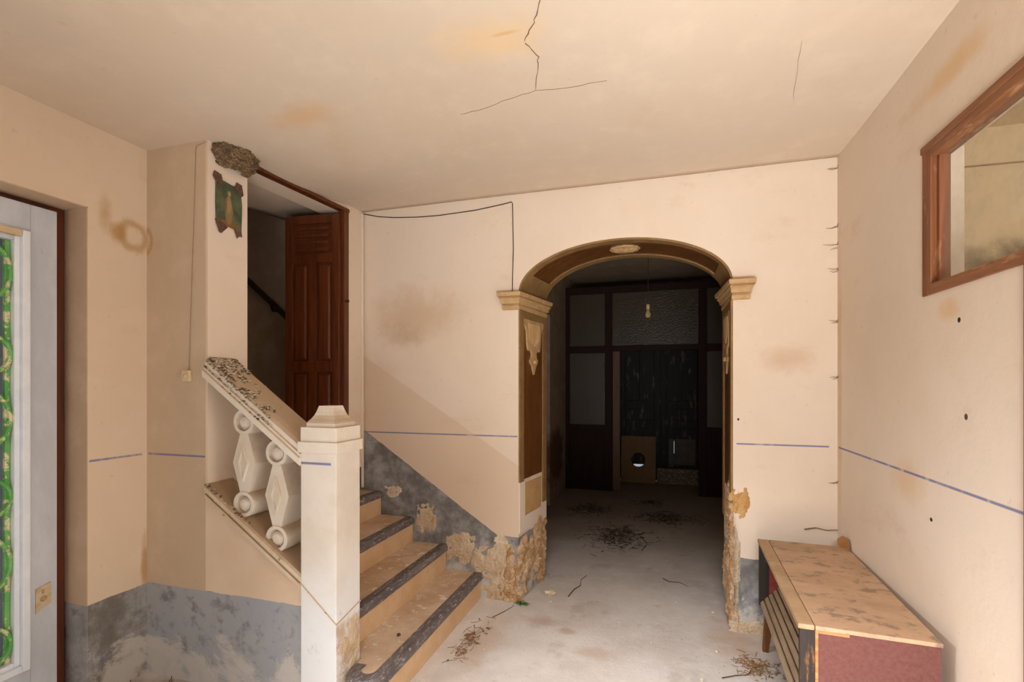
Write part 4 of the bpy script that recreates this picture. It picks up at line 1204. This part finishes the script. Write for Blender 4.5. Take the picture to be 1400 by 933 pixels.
litter('leaf_litter', 'nearest dark heap of dead needles on the hall floor', -.40, 4.92, .26, .40, 420, M['litter'], 1)
litter('leaf_litter', 'left dark drift of dead needles further down the hall', -.80, 5.90, .26, .26, 240, M['litter'], 2)
litter('leaf_litter', 'right dark drift of dead needles further down the hall', 0.06, 5.72, .36, .26, 320, M['litter'], 3)
litter('leaf_litter', 'small dark drift of dead needles nearest the hall partition', -.14, 6.42, .22, .18, 120, M['litter'], 4)
litter('leaf_litter', 'brown dry litter on the floor beside the cabinet leg', .49, 2.86, .11, .10, 200, M['straw'], 5, .01, .05, zmax=.012, rad=.0018)
litter('leaf_litter', 'sparse straw and dust on the floor along the lowest step', -1.06, 2.66, .06, .22, 90, M['straw'], 6, .02, .08, zmax=.012, rad=.0014)
litter('leaf_litter', 'brown litter in the corner below the left dado', -2.30, 1.72, .30, .12, 160, M['litter'], 7, .02, .06, zmax=.015)

def twig(label, pts, r, m='straw'):
    tag(tube('dry_twig', M[m], None, pts, r, 5, r * .4), label, 'twig')
twig('long crooked twig lying in the middle of the archway floor', [(-.62, 3.42, .005), (-.60, 3.55, .006), (-.565, 3.62, .010), (-.58, 3.74, .006), (-.55, 3.84, .005)], .004, 'litter')
twig('thin curved twig on the floor right of the archway centre', [(.02, 3.95, .004), (.06, 3.88, .012), (.14, 3.90, .006), (.20, 3.84, .004)], .0035, 'litter')
twig('bare stalk on the floor in front of the cabinet', [(.30, 2.70, .004), (.37, 2.74, .006), (.43, 2.76, .009), (.46, 2.83, .005)], .0035, 'litter')
twig('crooked fibre lying between the lowest step and the arch pier', [(-1.03, 2.98, .003), (-.98, 3.08, .004), (-.95, 3.16, .004), (-.955, 3.20, .003)], .0025, 'litter')
twig('long dark twig in the hall leading from the near needle heap', [(-.16, 4.55, .004), (-.12, 4.75, .006), (-.20, 5.0, .008), (-.15, 5.15, .004)], .004, 'litter')

bm = bmesh.new(); lump(bm, (0, 0, .014), .030, 2, .7, 3.1, (1.5, .9, .5))
o = tag(link('plaster_lump', bm, M['chip']), 'fist sized lump of fallen plaster on the floor by the left arch pier', 'rubble'); o.location = (-.75, 3.42, 0)
bm = bmesh.new(); lump(bm, (0, 0, .009), .011, 1, .5, 6.1, (1.1, 1, .8))
o = tag(link('pebble', bm, M['zinc']), 'small grey pebble on the tread of the lowest step', 'pebble'); o.location = (-1.315, 2.30, .173)
# little chips of plaster; all alike
rnd = random.Random(21)
base = None
spots = [(-.72, 3.30), (-.36, 3.62), (.05, 4.35), (.10, 3.55), (-.25, 3.15), (-.88, 2.95), (.22, 3.30), (-.52, 2.85), (-.12, 4.1), (.30, 2.95), (-.82, 3.75), (-.05, 2.95), (.18, 4.9), (-.95, 2.6), (.2, 2.65), (.33, 3.45)]
for i, (x, y) in enumerate(spots):
    if base is None:
        bm = bmesh.new(); lump(bm, (0, 0, .006), .008, 1, .6, 1.2, (1.2, .9, .7))
        base = link('plaster_chip', bm, M['chip']); c = base
        tag(c, 'small pale chip of plaster lying loose on the concrete floor', 'chip', group='plaster chips on the floor')
    else:
        c = base.copy(); COL.objects.link(c)
    c.location = (x, y, .0); c.rotation_euler = (0, 0, rnd.uniform(0, 6)); s = rnd.uniform(.6, 1.3); c.scale = (s, s, s)
# weed sprouting at the pier foot
weed = tag(empty('green_weed', (-.905, 3.222, 0)), 'tiny green weed sprouting at the foot of the left arch pier', 'plant')
for k in range(9):
    a = k * 2.4; L = .030 + .010 * (k % 3)
    d = Vector((math.cos(a), math.sin(a) * .6 - .3, 0)); s = Vector((-d.y, d.x, 0)) * .35
    q = d * L * .4 + Vector((0, 0, .012 + .003 * (k % 4)))
    bm = bmesh.new()
    P = [Vector((0, 0, .002)), q + s * L, q + d * L + Vector((0, 0, -.002)), q - s * L]
    bm.faces.new([bm.verts.new(p) for p in P])
    bmesh.ops.solidify(bm, geom=list(bm.faces), thickness=.0008)
    link('leaf', bm, M['leafgreen'], weed)
